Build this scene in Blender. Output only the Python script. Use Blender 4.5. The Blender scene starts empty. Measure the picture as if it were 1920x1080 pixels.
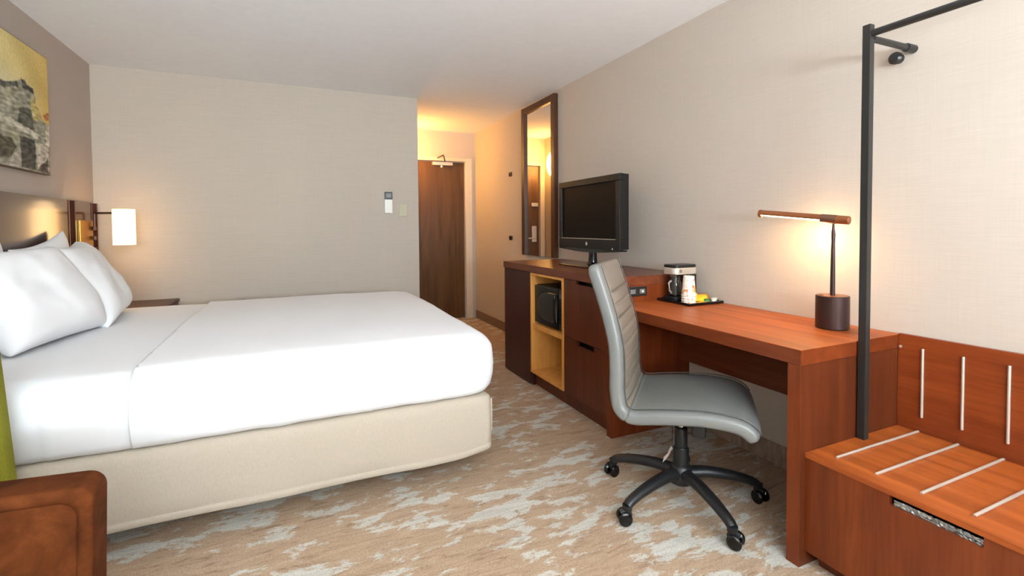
import bpy, bmesh, math, random
from mathutils import Vector, Matrix, noise

random.seed(7)
S = bpy.context.scene
COL = S.collection
PI = math.pi

# ------------------------------------------------------------------ camera
cam_d = bpy.data.cameras.new('camera')
cam = bpy.data.objects.new('camera', cam_d)
COL.objects.link(cam)
yaw, pitch, roll = 4.24115822e-01, 2.91991870e-02, -6.82173271e-03
FPX, CY = 903.73, 451.81
_f = Vector((math.sin(yaw), math.cos(yaw), 0)); _r = Vector((math.cos(yaw), -math.sin(yaw), 0)); _u = Vector((0, 0, 1))
_f2 = math.cos(pitch) * _f - math.sin(pitch) * _u
_u2 = math.sin(pitch) * _f + math.cos(pitch) * _u
_r3 = math.cos(roll) * _r + math.sin(roll) * _u2
_u3 = -math.sin(roll) * _r + math.cos(roll) * _u2
m = Matrix((_r3, _u3, -_f2)).transposed().to_4x4()
m.translation = (0, 0, 1.19)
cam.matrix_world = m
cam_d.sensor_width = 36.0
cam_d.lens = FPX / 1920 * 36.0
cam_d.shift_y = -(540 - CY) / 1920
cam_d.clip_start = 0.05
S.camera = cam

# ------------------------------------------------------------------ colour management, world, daylight
S.view_settings.view_transform = 'Standard'
S.view_settings.look = 'None'
S.view_settings.gamma = 1.0
S.view_settings.use_curve_mapping = False
S.view_settings.exposure = 0.0

world = bpy.data.worlds.new('overcast_sky')
S.world = world
world.use_nodes = True
world.node_tree.nodes['Background'].inputs[0].default_value = (0.86, 0.93, 1.0, 1)
world.node_tree.nodes['Background'].inputs[1].default_value = 1.0

def area_light(name, loc, rot, sx, sy, energy, color):
    d = bpy.data.lights.new(name, 'AREA')
    d.shape = 'RECTANGLE'; d.size = sx; d.size_y = sy; d.energy = energy; d.color = color
    o = bpy.data.objects.new(name, d); COL.objects.link(o)
    o.location = loc; o.rotation_euler = rot
    return o

def point_light(name, loc, energy, color, radius=0.05):
    d = bpy.data.lights.new(name, 'POINT')
    d.energy = energy; d.color = color; d.shadow_soft_size = radius
    o = bpy.data.objects.new(name, d); COL.objects.link(o)
    o.location = loc
    return o

# daylight and fill: area light added at the unseen window, aimed at the ceiling
area_light('ceiling_fill_daylight', (0.35, -2.75, 1.45), (math.radians(158), 0, 0), 2.3, 1.6, 770, (0.77, 0.895, 1.0))

# ------------------------------------------------------------------ materials
def lin(c):
    out = []
    for v in c[:3]:
        v = v / 255.0
        out.append(v / 12.92 if v <= 0.04045 else ((v + 0.055) / 1.055) ** 2.4)
    return (*out, 1.0)

def base_mat(name, rough=0.5, metal=0.0, spec=0.5):
    mt = bpy.data.materials.new(name); mt.use_nodes = True
    nt = mt.node_tree
    b = nt.nodes['Principled BSDF']
    b.inputs['Roughness'].default_value = rough
    b.inputs['Metallic'].default_value = metal
    b.inputs['Specular IOR Level'].default_value = spec
    return mt, nt, b

def coords(nt, scale, kind='Object', rot=(0, 0, 0), loc=(0, 0, 0)):
    tc = nt.nodes.new('ShaderNodeTexCoord')
    mp = nt.nodes.new('ShaderNodeMapping')
    mp.inputs['Scale'].default_value = scale
    mp.inputs['Rotation'].default_value = rot
    mp.inputs['Location'].default_value = loc
    nt.links.new(tc.outputs[kind], mp.inputs[0])
    return mp.outputs[0]

def noise_node(nt, vec, scale=1.0, detail=4, rough=0.55, distort=0.0):
    n = nt.nodes.new('ShaderNodeTexNoise')
    n.inputs['Scale'].default_value = scale; n.inputs['Detail'].default_value = detail
    n.inputs['Roughness'].default_value = rough; n.inputs['Distortion'].default_value = distort
    nt.links.new(vec, n.inputs['Vector'])
    return n.outputs['Fac']

def ramp(nt, fac, stops):
    r = nt.nodes.new('ShaderNodeValToRGB')
    el = r.color_ramp.elements
    el[0].position, el[0].color = stops[0]
    el[1].position, el[1].color = stops[-1]
    for p, c in stops[1:-1]:
        e = el.new(p); e.color = c
    nt.links.new(fac, r.inputs[0])
    return r.outputs[0]

def mix(nt, a, b, fac, mode='MIX'):
    n = nt.nodes.new('ShaderNodeMix'); n.data_type = 'RGBA'; n.blend_type = mode
    for sock, v in ((n.inputs[0], fac), (n.inputs[6], a), (n.inputs[7], b)):
        if isinstance(v, (int, float)): sock.default_value = v
        elif isinstance(v, tuple): sock.default_value = v
        else: nt.links.new(v, sock)
    return n.outputs[2]

def bump(nt, b, fac, strength=0.2, dist=0.01):
    n = nt.nodes.new('ShaderNodeBump')
    n.inputs['Strength'].default_value = strength; n.inputs['Distance'].default_value = dist
    nt.links.new(fac, n.inputs['Height'])
    nt.links.new(n.outputs[0], b.inputs['Normal'])

def plain(name, c, rough=0.5, metal=0.0, spec=0.5, var=0.06, bscale=0):
    """one colour with a light procedural mottling"""
    mt, nt, b = base_mat(name, rough, metal, spec)
    v = coords(nt, (1, 1, 1))
    f = noise_node(nt, v, 18, 3)
    lo = tuple(x * (1 - var) for x in lin(c)[:3]) + (1,)
    hi = tuple(min(1, x * (1 + var)) for x in lin(c)[:3]) + (1,)
    nt.links.new(ramp(nt, f, [(0.3, lo), (0.7, hi)]), b.inputs['Base Color'])
    if bscale:
        bump(nt, b, noise_node(nt, v, bscale, 2), 0.15, 0.002)
    return mt

def wood(name, dark, mid, light, axis='y', rough=0.35, grain=1.0, spec=0.28, fine=1.0):
    mt, nt, b = base_mat(name, rough, 0, spec)
    k = {'x': (1.2, 16, 16), 'y': (16, 1.2, 16), 'z': (16, 16, 1.2)}[axis]
    v = coords(nt, tuple(c * grain for c in k))
    f1 = noise_node(nt, v, 1.0, 5, 0.6, 0.6)
    k2 = {'x': (6, 160, 160), 'y': (160, 6, 160), 'z': (160, 160, 6)}[axis]
    f2 = noise_node(nt, coords(nt, k2), 1.0, 3, 0.6)
    c1 = ramp(nt, f1, [(0.28, lin(dark)), (0.5, lin(mid)), (0.74, lin(light))])
    c2 = ramp(nt, f2, [(0.3, (0.80, 0.78, 0.76, 1)), (0.7, (1.1, 1.1, 1.1, 1))])
    nt.links.new(mix(nt, c1, c2, 0.7 * fine, 'MULTIPLY'), b.inputs['Base Color'])
    bump(nt, b, f2, 0.05, 0.001)
    return mt

def linen(name, c, var=0.06, rough=0.85, k=1.0, up='z'):
    """woven wall covering: long horizontal threads and short vertical ones"""
    mt, nt, b = base_mat(name, rough, 0, 0.25)
    fh = noise_node(nt, coords(nt, (6 * k, 6 * k, 190 * k)), 1.0, 3, 0.6)
    fv = noise_node(nt, coords(nt, (150 * k, 150 * k, 5 * k)), 1.0, 3, 0.6)
    fl = noise_node(nt, coords(nt, (0.8, 0.8, 0.8)), 1.0, 2)
    L = lin(c)
    lo = tuple(x * (1 - var * 2) for x in L[:3]) + (1,); hi = tuple(min(1, x * (1 + var * 2)) for x in L[:3]) + (1,)
    a = ramp(nt, fh, [(0.25, lo), (0.75, hi)])
    d = ramp(nt, fv, [(0.25, (1 - var, 1 - var, 1 - var, 1)), (0.75, (1 + var, 1 + var, 1 + var, 1))])
    e = ramp(nt, fl, [(0.3, (0.97, 0.97, 0.98, 1)), (0.7, (1.03, 1.02, 1.01, 1))])
    nt.links.new(mix(nt, mix(nt, a, d, 1.0, 'MULTIPLY'), e, 1.0, 'MULTIPLY'), b.inputs['Base Color'])
    ad = nt.nodes.new('ShaderNodeMath'); ad.operation = 'ADD'
    nt.links.new(fh, ad.inputs[0]); nt.links.new(fv, ad.inputs[1])
    bump(nt, b, ad.outputs[0], 0.10, 0.002)
    return mt

def emitter(name, c, strength, base=(240, 230, 210)):
    mt, nt, b = base_mat(name, 0.4)
    b.inputs['Base Color'].default_value = lin(base)
    b.inputs['Emission Color'].default_value = (*c, 1)
    b.inputs['Emission Strength'].default_value = strength
    return mt

def carpet_mat():
    mt, nt, b = base_mat('carpet_pile', 0.97, 0, 0.05)
    rot = (0, 0, math.radians(4))
    # light worn-looking blotches, stretched across the room
    v1 = coords(nt, (4.6, 10.5, 1), 'Object', rot)
    blot = noise_node(nt, v1, 1.0, 10, 0.68, 0.25)
    v2 = coords(nt, (1.0, 1.1, 1), 'Object', rot, (0.35, 2.2, 0))
    big = noise_node(nt, v2, 1.0, 2, 0.5)
    add = nt.nodes.new('ShaderNodeMath'); add.operation = 'MULTIPLY_ADD'
    add.inputs[1].default_value = 0.42
    nt.links.new(big, add.inputs[0]); nt.links.new(blot, add.inputs[2])
    mask = ramp(nt, add.outputs[0], [(0.735, (0, 0, 0, 1)), (0.765, (1, 1, 1, 1))])
    # fine darker streaks
    v3 = coords(nt, (7, 42, 1), 'Object', rot)
    st = noise_node(nt, v3, 1.0, 5, 0.6, 1.4)
    base = ramp(nt, st, [(0.28, lin((146, 120, 98))), (0.44, lin((180, 153, 128))), (0.7, lin((192, 167, 140)))])
    light = ramp(nt, st, [(0.35, lin((190, 184, 172))), (0.65, lin((212, 208, 198)))])
    c = mix(nt, base, light, mask)
    sp = noise_node(nt, coords(nt, (1, 1, 1)), 150, 3, 0.75)
    c2 = ramp(nt, sp, [(0.3, (0.68, 0.66, 0.64, 1)), (0.7, (1.2, 1.2, 1.2, 1))])
    nt.links.new(mix(nt, c, c2, 0.9, 'MULTIPLY'), b.inputs['Base Color'])
    bump(nt, b, sp, 0.5, 0.006)
    return mt

def fabric(name, c, k=300, var=0.08, rough=0.9, st=0.15):
    mt, nt, b = base_mat(name, rough, 0, 0.2)
    L = lin(c)
    f = noise_node(nt, coords(nt, (k, k, k * 0.35)), 1.0, 3, 0.6)
    lo = tuple(x * (1 - var) for x in L[:3]) + (1,); hi = tuple(min(1, x * (1 + var)) for x in L[:3]) + (1,)
    nt.links.new(ramp(nt, f, [(0.3, lo), (0.7, hi)]), b.inputs['Base Color'])
    bump(nt, b, f, st, 0.002)
    return mt

def suede_mat():
    mt, nt, b = base_mat('brown_suede', 0.85, 0, 0.1)
    f = noise_node(nt, coords(nt, (1, 1, 1)), 9, 6, 0.65, 0.5)
    f2 = noise_node(nt, coords(nt, (1, 1, 1)), 120, 3, 0.6)
    c = ramp(nt, f, [(0.3, lin((62, 28, 10))), (0.5, lin((84, 41, 16))), (0.72, lin((108, 58, 26)))])
    nt.links.new(c, b.inputs['Base Color'])
    b.inputs['Sheen Weight'].default_value = 0.0
    bump(nt, b, f2, 0.1, 0.002)
    return mt

def leather_mat(name, c):
    mt, nt, b = base_mat(name, 0.36, 0, 0.5)
    L = lin(c)
    f = noise_node(nt, coords(nt, (1, 1, 1)), 6, 4, 0.6)
    lo = tuple(x * 0.92 for x in L[:3]) + (1,); hi = tuple(x * 1.08 for x in L[:3]) + (1,)
    nt.links.new(ramp(nt, f, [(0.3, lo), (0.7, hi)]), b.inputs['Base Color'])
    v = nt.nodes.new('ShaderNodeTexVoronoi'); v.inputs['Scale'].default_value = 420
    nt.links.new(coords(nt, (1, 1, 1)), v.inputs['Vector'])
    bump(nt, b, v.outputs['Distance'], 0.06, 0.001)
    return mt

def attr_mat(name, attr, rough=0.7):
    mt, nt, b = base_mat(name, rough, 0, 0.3)
    a = nt.nodes.new('ShaderNodeVertexColor'); a.layer_name = attr
    f = noise_node(nt, coords(nt, (60, 60, 60)), 1.0, 4, 0.7)
    c2 = ramp(nt, f, [(0.3, (0.8, 0.8, 0.8, 1)), (0.7, (1.12, 1.12, 1.12, 1))])
    nt.links.new(mix(nt, a.outputs['Color'], c2, 0.8, 'MULTIPLY'), b.inputs['Base Color'])
    return mt

def glass_mat(name, tint=(0.95, 0.97, 0.97), rough=0.02):
    mt, nt, b = base_mat(name, rough)
    b.inputs['Base Color'].default_value = (*tint, 1)
    b.inputs['Transmission Weight'].default_value = 1.0
    b.inputs['IOR'].default_value = 1.45
    return mt

def cup_mat():
    """white paper with printed red and orange leaf marks"""
    mt, nt, b = base_mat('printed_paper_cup', 0.55)
    f = noise_node(nt, coords(nt, (1, 1, 0.6)), 34, 2, 0.5, 1.2)
    f2 = noise_node(nt, coords(nt, (1, 1, 1)), 20, 1)
    ink = ramp(nt, f2, [(0.4, lin((196, 80, 50))), (0.6, lin((214, 150, 60)))])
    msk = ramp(nt, f, [(0.56, (0, 0, 0, 1)), (0.61, (1, 1, 1, 1))])
    nt.links.new(mix(nt, lin((232, 222, 208)), ink, msk), b.inputs['Base Color'])
    return mt

M = {
    'wall_back': linen('linen_wallpaper_pale', (190, 178, 163), 0.022),
    'wall_right': linen('linen_wallpaper_cream', (197, 185, 171), 0.022),
    'wall_left': linen('linen_wallpaper_taupe', (182, 168, 156), 0.015),
    'ceiling': plain('painted_plaster', (246, 246, 246), 0.9, 0, 0.2, 0.015),
    'carpet': carpet_mat(),
    'carpet_base': fabric('carpet_skirting', (136, 112, 96), 160, 0.25, 0.95, 0.4),
    'cream_paint': plain('cream_gloss_paint', (222, 206, 180), 0.4, 0, 0.5, 0.02),
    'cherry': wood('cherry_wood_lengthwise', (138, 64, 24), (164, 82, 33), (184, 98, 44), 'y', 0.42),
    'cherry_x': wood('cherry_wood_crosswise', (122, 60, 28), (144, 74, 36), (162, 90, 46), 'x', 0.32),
    'cherry_z': wood('cherry_wood_upright', (94, 39, 15), (112, 49, 19), (128, 60, 25), 'z', 0.34),  # darker than the level cherry: shade of upright faces put into the colour
    'cherry_edge': wood('cherry_edge_shaded', (90, 38, 15), (108, 47, 19), (122, 56, 24), 'y', 0.36),  # same wood as the desktop, side shade painted in as a darker tone
    'cherry_red': wood('red_cherry_shaded', (110, 46, 20), (128, 57, 24), (144, 68, 30), 'y', 0.34),  # bench back: redder wood, also darkened to carry its shade
    'cherry_end': wood('shaded_cherry_veneer', (70, 30, 14), (86, 39, 19), (100, 48, 24), 'z', 0.36),  # the desk end's shade is put into this wood colour
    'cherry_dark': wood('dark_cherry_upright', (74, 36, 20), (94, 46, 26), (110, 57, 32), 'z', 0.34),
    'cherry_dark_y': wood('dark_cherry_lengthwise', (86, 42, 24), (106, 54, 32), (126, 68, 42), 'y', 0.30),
    'espresso': wood('espresso_cherry_door', (54, 26, 20), (66, 33, 26), (78, 40, 32), 'z', 0.4),
    'headboard': wood('dark_headboard_veneer', (58, 36, 25), (70, 44, 32), (80, 52, 38), 'y', 0.20, 1.0, 0.6),
    'maple': wood('honey_maple', (214, 146, 66), (228, 160, 80), (238, 174, 94), 'z', 0.45),
    'door_wood': wood('walnut_door_veneer', (72, 48, 25), (94, 65, 36), (110, 78, 45), 'z', 0.4, 0.8),
    'walnut': wood('walnut_frame', (62, 38, 24), (84, 52, 34), (102, 66, 44), 'z', 0.4),
    'white_cotton': fabric('white_cotton', (247, 247, 248), 500, 0.01, 0.9, 0.04),
    'white_sheet': fabric('white_sheet_cotton', (246, 246, 247), 500, 0.01, 0.9, 0.04),
    'skirt': fabric('beige_skirt_linen', (182, 169, 152), 240, 0.05, 0.92, 0.2),
    'black_plastic': plain('black_plastic', (24, 24, 25), 0.42, 0, 0.5, 0.1),
    'black_gloss': plain('black_gloss_plastic', (14, 14, 15), 0.12, 0, 0.5, 0.05),
    'tv_body': plain('charcoal_tv_plastic', (26, 25, 24), 0.38, 0, 0.3, 0.05),
    'tv_screen': plain('matt_black_screen', (11, 11, 11), 0.5, 0, 0.12, 0.03),
    'black_metal': plain('black_powder_coated_metal', (46, 45, 43), 0.38, 0.3, 0.5, 0.06),
    'chrome': plain('chrome', (205, 205, 205), 0.15, 1.0, 0.5, 0.02),
    'steel': plain('brushed_steel', (214, 204, 190), 0.38, 0.55, 0.5, 0.05),
    'copper': plain('copper_trim', (84, 46, 30), 0.35, 0.7, 0.5, 0.06),
    'brass': plain('brushed_brass', (196, 150, 74), 0.3, 1.0, 0.5, 0.06),
    'bronze': plain('oiled_bronze', (66, 48, 44), 0.38, 0.6, 0.5, 0.08),
    'lamp_copper': plain('lamp_copper', (160, 98, 62), 0.35, 0.7, 0.5, 0.05),
    'collar': plain('dull_copper', (128, 92, 72), 0.4, 0.7, 0.5, 0.06),
    'leather': leather_mat('grey_leather', (113, 113, 109)),
    'leather_rib': leather_mat('grey_leather_warm_tint', (124, 114, 102)),  # warm reflection painted into the grey leather as a tan tint
    'stitch': leather_mat('dark_stitching', (60, 60, 58)),
    'suede': suede_mat(),
    'lime': fabric('lime_cushion_cloth', (120, 118, 34), 260, 0.12),
    'white_plastic': plain('white_plastic', (232, 228, 218), 0.35, 0, 0.5, 0.02),
    'beige_plastic': plain('aged_ivory_plastic', (186, 178, 146), 0.4, 0, 0.5, 0.02),
    'display': plain('grey_display', (112, 112, 106), 0.25, 0, 0.5, 0.05),
    'mirror': plain('silvered_mirror', (236, 236, 234), 0.01, 1.0, 0.5, 0.0),
    'glass': glass_mat('clear_glass'),
    'dark_glass': plain('smoked_glass', (52, 50, 47), 0.06, 0, 0.6, 0.05),
    'paper': plain('white_paper', (238, 234, 226), 0.7, 0, 0.3, 0.03),
    'cup': cup_mat(),
    'yellow': plain('yellow_sachet_paper', (232, 186, 40), 0.45, 0, 0.5, 0.08),
    'green': plain('green_sachet_paper', (70, 112, 66), 0.45, 0, 0.5, 0.08),
    'orange': plain('brown_sachet_paper', (176, 118, 62), 0.5, 0, 0.5, 0.1),
    'foil': plain('creased_silver_film', (150, 152, 152), 0.25, 0.8, 0.5, 0.3),
    'grey_cord': plain('dark_rubber', (20, 20, 20), 0.6, 0, 0.3, 0.05),
    'picture': attr_mat('printed_canvas', 'paint', 0.6),
    'bed_lamp': emitter('glowing_frosted_shade', (1.0, 0.58, 0.22), 5.2),
    'led': emitter('warm_led_strip', (1.0, 0.72, 0.36), 14.0),
    'hall_lamp': emitter('glowing_opal_glass', (1.0, 0.50, 0.13), 85.0),
    'curtain': fabric('pale_window_cloth', (220, 216, 208), 260, 0.04),
}

_b = M['headboard'].node_tree.nodes['Principled BSDF']
_b.inputs['Coat Weight'].default_value = 0.6; _b.inputs['Coat Roughness'].default_value = 0.13

# ------------------------------------------------------------------ mesh helpers
def box(bm, x0, x1, y0, y1, z0, z1, bev=0.0, seg=2):
    r = bmesh.ops.create_cube(bm, size=1.0)
    vs = r['verts']
    bmesh.ops.scale(bm, vec=(abs(x1 - x0), abs(y1 - y0), abs(z1 - z0)), verts=vs)
    bmesh.ops.translate(bm, vec=((x0 + x1) / 2, (y0 + y1) / 2, (z0 + z1) / 2), verts=vs)
    if bev > 0:
        es = list({e for v in vs for e in v.link_edges})
        bmesh.ops.bevel(bm, geom=es, offset=bev, segments=seg, profile=0.5, affect='EDGES', clamp_overlap=True)
    return bm

def boxes(*args):
    bm = bmesh.new()
    for a in args: box(bm, *a)
    return bm

def ring_loft(bm, rings, cap0=True, cap1=True, closed=True):
    vv = [[bm.verts.new(p) for p in r] for r in rings]
    n = len(vv[0])
    for a, b in zip(vv[:-1], vv[1:]):
        for i in range(n if closed else n - 1):
            j = (i + 1) % n
            try: bm.faces.new((a[i], a[j], b[j], b[i]))
            except ValueError: pass
    if cap0: bm.faces.new(list(reversed(vv[0])))
    if cap1: bm.faces.new(vv[-1])
    return vv

def lathe(bm, prof, center=(0, 0, 0), n=32, axis='z', sx=1.0, sy=1.0):
    """prof: list of (radius, height) bottom to top, closed with caps"""
    c = Vector(center)
    rings = []
    for r, h in prof:
        ring = []
        for i in range(n):
            a = 2 * PI * i / n
            p = (r * math.cos(a) * sx, r * math.sin(a) * sy, h)
            if axis == 'x': p = (p[2], p[0], p[1])
            elif axis == 'y': p = (p[1], p[2], p[0])
            ring.append(c + Vector(p))
        rings.append(ring)
    ring_loft(bm, rings)
    return bm

def tube(bm, pts, r, n=12, radii=None, flat=1.0):
    pts = [Vector(p) for p in pts]
    rings = []
    up = Vector((0, 0, 1))
    for i, p in enumerate(pts):
        t = (pts[min(i + 1, len(pts) - 1)] - pts[max(i - 1, 0)]).normalized()
        s = t.cross(up) if abs(t.z) < 0.94 else t.cross(Vector((1, 0, 0)))
        s.normalize(); u = s.cross(t).normalized()
        rr = radii[i] if radii else r
        rings.append([p + s * (rr * math.cos(2 * PI * k / n)) + u * (rr * flat * math.sin(2 * PI * k / n)) for k in range(n)])
    ring_loft(bm, rings)
    return bm

def catmull(pts, m):
    P = [Vector(p) for p in pts]
    P = [P[0] * 2 - P[1]] + P + [P[-1] * 2 - P[-2]]
    out = []
    n = len(P) - 3
    for k in range(m + 1):
        t = k / m * n
        i = min(int(t), n - 1); t -= i
        a, b, c, d = P[i:i + 4]
        out.append(0.5 * ((2 * b) + (c - a) * t + (2 * a - 5 * b + 4 * c - d) * t * t + (3 * b - a - 3 * c + d) * t ** 3))
    return out

def world_base(o):
    v = Vector((0, 0, 0))
    while o is not None:
        v += o.location; o = o.parent
    return v

def obj(name, bm, mat, parent=None, loc=None, smooth=True, ang=35, local=False):
    """link one mesh object; vertices are given in room coordinates unless local"""
    base = Vector(loc) if loc is not None else (world_base(parent) if parent is not None else Vector((0, 0, 0)))
    if not local and base.length:
        bmesh.ops.translate(bm, vec=-base, verts=bm.verts)
    bmesh.ops.recalc_face_normals(bm, faces=bm.faces)
    me = bpy.data.meshes.new(name)
    bm.to_mesh(me); bm.free()
    me.materials.append(mat if not isinstance(mat, str) else M[mat])
    if smooth:
        me.shade_smooth()
        me.set_sharp_from_angle(angle=math.radians(ang))
    o = bpy.data.objects.new(name, me); COL.objects.link(o)
    if smooth and len(me.polygons) < 700:
        wn = o.modifiers.new('flat_faces', 'WEIGHTED_NORMAL'); wn.mode = 'FACE_AREA'; wn.weight = 100; wn.keep_sharp = True
    if parent is not None: o.parent = parent
    elif loc is not None: o.location = loc
    return o

def tag(o, label=None, cat=None, group=None, kind=None):
    if label: o['label'] = label
    if cat: o['category'] = cat
    if group: o['group'] = group
    if kind: o['kind'] = kind
    return o

def thing(name, label, cat, loc=(0, 0, 0), group=None):
    o = bpy.data.objects.new(name, None); COL.objects.link(o)
    o.empty_display_size = 0.1
    o.location = loc
    return tag(o, label, cat, group)

def struct(name, bm, mat, label=None, cat=None, **k):
    return tag(obj(name, bm, mat, **k), label, cat, kind='structure')

def copy_tree(o, parent=None):
    c = o.copy(); COL.objects.link(c)
    if parent is not None: c.parent = parent
    for ch in list(o.children): copy_tree(ch, c)
    return c

# ------------------------------------------------------------------ room
XL, XR, YB, YE, YF, H = -1.36, 2.17, 4.565, 5.97, -2.90, 2.413
XH = 1.085          # corner of the back wall where the entry passage starts
T = 0.10
struct('floor', boxes((XL - T, XR + T, YF - T, YE + T, -0.08, 0.0)), 'carpet', 'tan carpet with pale grey streaky blotches', 'floor', smooth=False)
struct('ceiling', boxes((XL - T, XR + T, YF - T, YE + T, H, H + 0.1)), 'ceiling', 'plain off-white plaster ceiling', 'ceiling', smooth=False)
struct('wall_left', boxes((XL - T, XL, YF - T, YB + T, 0, H)), 'wall_left', 'taupe papered accent wall behind the headboard', 'wall', smooth=False)
struct('wall_right', boxes((XR, XR + T, YF - T, YE + T, 0, H)), 'wall_right', 'long cream linen papered wall above the desk', 'wall', smooth=False)
struct('wall_back', boxes((XL, XH, YB, YB + T, 0, H)), 'wall_back', 'beige linen papered wall beyond the bed', 'wall', smooth=False)
struct('wall_hall_left', boxes((XH - T, XH, YB + T, YE, 0, H)), 'wall_right', 'side wall of the entry passage with the glowing lamp', 'wall', smooth=False)
DX0, DX1, DZ = 1.165, 2.035, 2.035
struct('wall_hall_end', boxes((XH - T, DX0 - 0.0, YE, YE + T, 0, H), (DX1, XR, YE, YE + T, 0, H), (DX0, DX1, YE, YE + T, DZ, H)),
       'wall_right', 'warm lit wall around the entry door', 'wall', smooth=False)
WX0, WX1, WZ0, WZ1 = -0.83, 1.53, 0.60, 2.30
struct('wall_front', boxes((XL, WX0, YF - T, YF, 0, H), (WX1, XR, YF - T, YF, 0, H), (WX0, WX1, YF - T, YF, 0, WZ0), (WX0, WX1, YF - T, YF, WZ1, H)),
       'wall_back', 'window wall behind the camera', 'wall', smooth=False)
# window behind the camera
wf = struct('window_1', boxes((WX0, WX1, YF - 0.07, YF - 0.03, WZ0, WZ0 + 0.05), (WX0, WX1, YF - 0.07, YF - 0.03, WZ1 - 0.05, WZ1),
            (WX0, WX0 + 0.05, YF - 0.07, YF - 0.03, WZ0 + 0.05, WZ1 - 0.05), (WX1 - 0.05, WX1, YF - 0.07, YF - 0.03, WZ0 + 0.05, WZ1 - 0.05),
            (0.33, 0.37, YF - 0.07, YF - 0.03, WZ0 + 0.05, WZ1 - 0.05)), 'white_plastic', 'wide white framed window behind the camera', 'window', smooth=False)
for a, b in ((WX0 + 0.05, 0.33), (0.37, WX1 - 0.05)):
    obj('pane', boxes((a, b, YF - 0.053, YF - 0.047, WZ0 + 0.05, WZ1 - 0.05)), 'glass', wf, smooth=False)
# carpet skirting
BH = 0.105
def base_board(name, a, label):
    struct(name, boxes(a + (0.003,)), 'carpet_base', label, 'baseboard')
base_board('baseboard_right', (XR - 0.012, XR - 0.0005, 3.71, YE - 0.02, 0.0005, BH), 'brown carpet skirting along the passage wall')
base_board('baseboard_desk', (XR - 0.012, XR - 0.0005, 1.14, 2.19, 0.0005, BH), 'brown carpet skirting under the desk')
bpy.data.objects['baseboard_desk'].data.materials[0] = fabric('pale_carpet_skirting', (156, 136, 118), 45, 0.3, 0.95, 0.4)
base_board('baseboard_back', (XL + 0.55, XH - 0.001, YB - 0.012, YB - 0.0005, 0.0005, BH), 'brown carpet skirting behind the bed')
base_board('baseboard_hall', (XH + 0.0005, XH + 0.012, YB, YE - 0.03, 0.0005, BH), 'brown carpet skirting on the lamp side of the passage')

# entry door
dr = struct('door_1', boxes((DX0 + 0.012, DX1 - 0.012, YE + 0.022, YE + 0.062, 0.008, DZ - 0.010, 0.002)), 'door_wood', 'brown walnut veneer entry door in a cream frame', 'door')
fr = 0.085
def frame_bm():
    bm = bmesh.new()
    box(bm, DX1 - 0.002, DX1 + fr, YE - 0.022, YE + 0.03, 0.001, DZ + fr * 0.55, 0.004)
    box(bm, DX0 - 0.062, DX0 + 0.002, YE - 0.022, YE + 0.03, 0.001, DZ + fr * 0.55, 0.004)
    box(bm, DX0 + 0.0025, DX1 - 0.0025, YE - 0.022, YE + 0.03, DZ - 0.002, DZ + fr * 0.55, 0.004)
    return bm
obj('door_frame', frame_bm(), 'cream_paint', dr)
# closer
bm = boxes((1.60, 1.86, YE - 0.035, YE + 0.02, DZ - 0.060, DZ - 0.018, 0.006)); lathe(bm, [(0.016, 0), (0.016, 0.022)], (1.72, YE - 0.01, DZ - 0.085), 14)
cl = obj('door_closer', bm, 'steel', dr)
bm = bmesh.new()
tube(bm, [(1.76, YE - 0.02, DZ - 0.015), (1.73, YE - 0.10, DZ + 0.02), (1.69, YE - 0.19, DZ + 0.045)], 0.007, 8)
tube(bm, [(1.69, YE - 0.19, DZ + 0.045), (1.66, YE - 0.03, DZ + 0.03)], 0.007, 8)
obj('closer_arm', bm, 'bronze', cl)
# lock plate, lever and swing bar, seen in the mirror
obj('lock_plate', boxes((1.215, 1.285, YE + 0.008, YE + 0.024, 0.98, 1.20, 0.004)), 'steel', dr)
bm = bmesh.new(); tube(bm, [(1.25, YE + 0.01, 1.03), (1.25, YE - 0.035, 1.03), (1.26, YE - 0.045, 1.03), (1.37, YE - 0.045, 1.03)], 0.010, 10)
obj('door_handle', bm, 'steel', dr)
obj('swing_bar', boxes((1.19, 1.29, YE + 0.005, YE + 0.024, 1.47, 1.52, 0.005)), 'steel', dr)

# ------------------------------------------------------------------ passage: wall lamp and knobs
hl = thing('hall_wall_lamp', 'glowing opal half-dome lamp on the passage wall, seen in the mirror', 'wall lamp', (XH, 5.70, 2.03))
obj('back_plate', boxes((XH + 0.0006, XH + 0.018, 5.60, 5.80, 1.85, 2.21, 0.004)), 'steel', hl)
bm = bmesh.new()
N = 22
rings = []
for k in range(9):
    a = k / 8 * PI / 2 * 0.97
    rings.append([(XH + 0.019 + 0.085 * math.sin(a), 5.70 + 0.095 * math.cos(a) * math.cos(2 * PI * i / N), 2.03 + 0.165 * math.cos(a) * math.sin(2 * PI * i / N)) for i in range(N)])
ring_loft(bm, rings)
obj('opal_glass', bm, 'hall_lamp', hl)
for z, lb in ((1.765, 'small square brown wall hook, the upper of two left of the mirror'), (1.07, 'small square brown wall hook, the lower of two left of the mirror')):
    k = thing('wall_hook', lb, 'wall hook', (XR, 4.83, z), 'square hooks on the passage wall')
    obj('hook_plate', boxes((XR - 0.010, XR - 0.0006, 4.79, 4.865, z - 0.022, z + 0.022, 0.003)), 'bronze', k)
    bm = bmesh.new(); tube(bm, [(XR - 0.009, 4.83, z - 0.004), (XR - 0.018, 4.83, z - 0.004)], 0.010, 10)
    obj('peg', bm, 'bronze', k)

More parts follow.
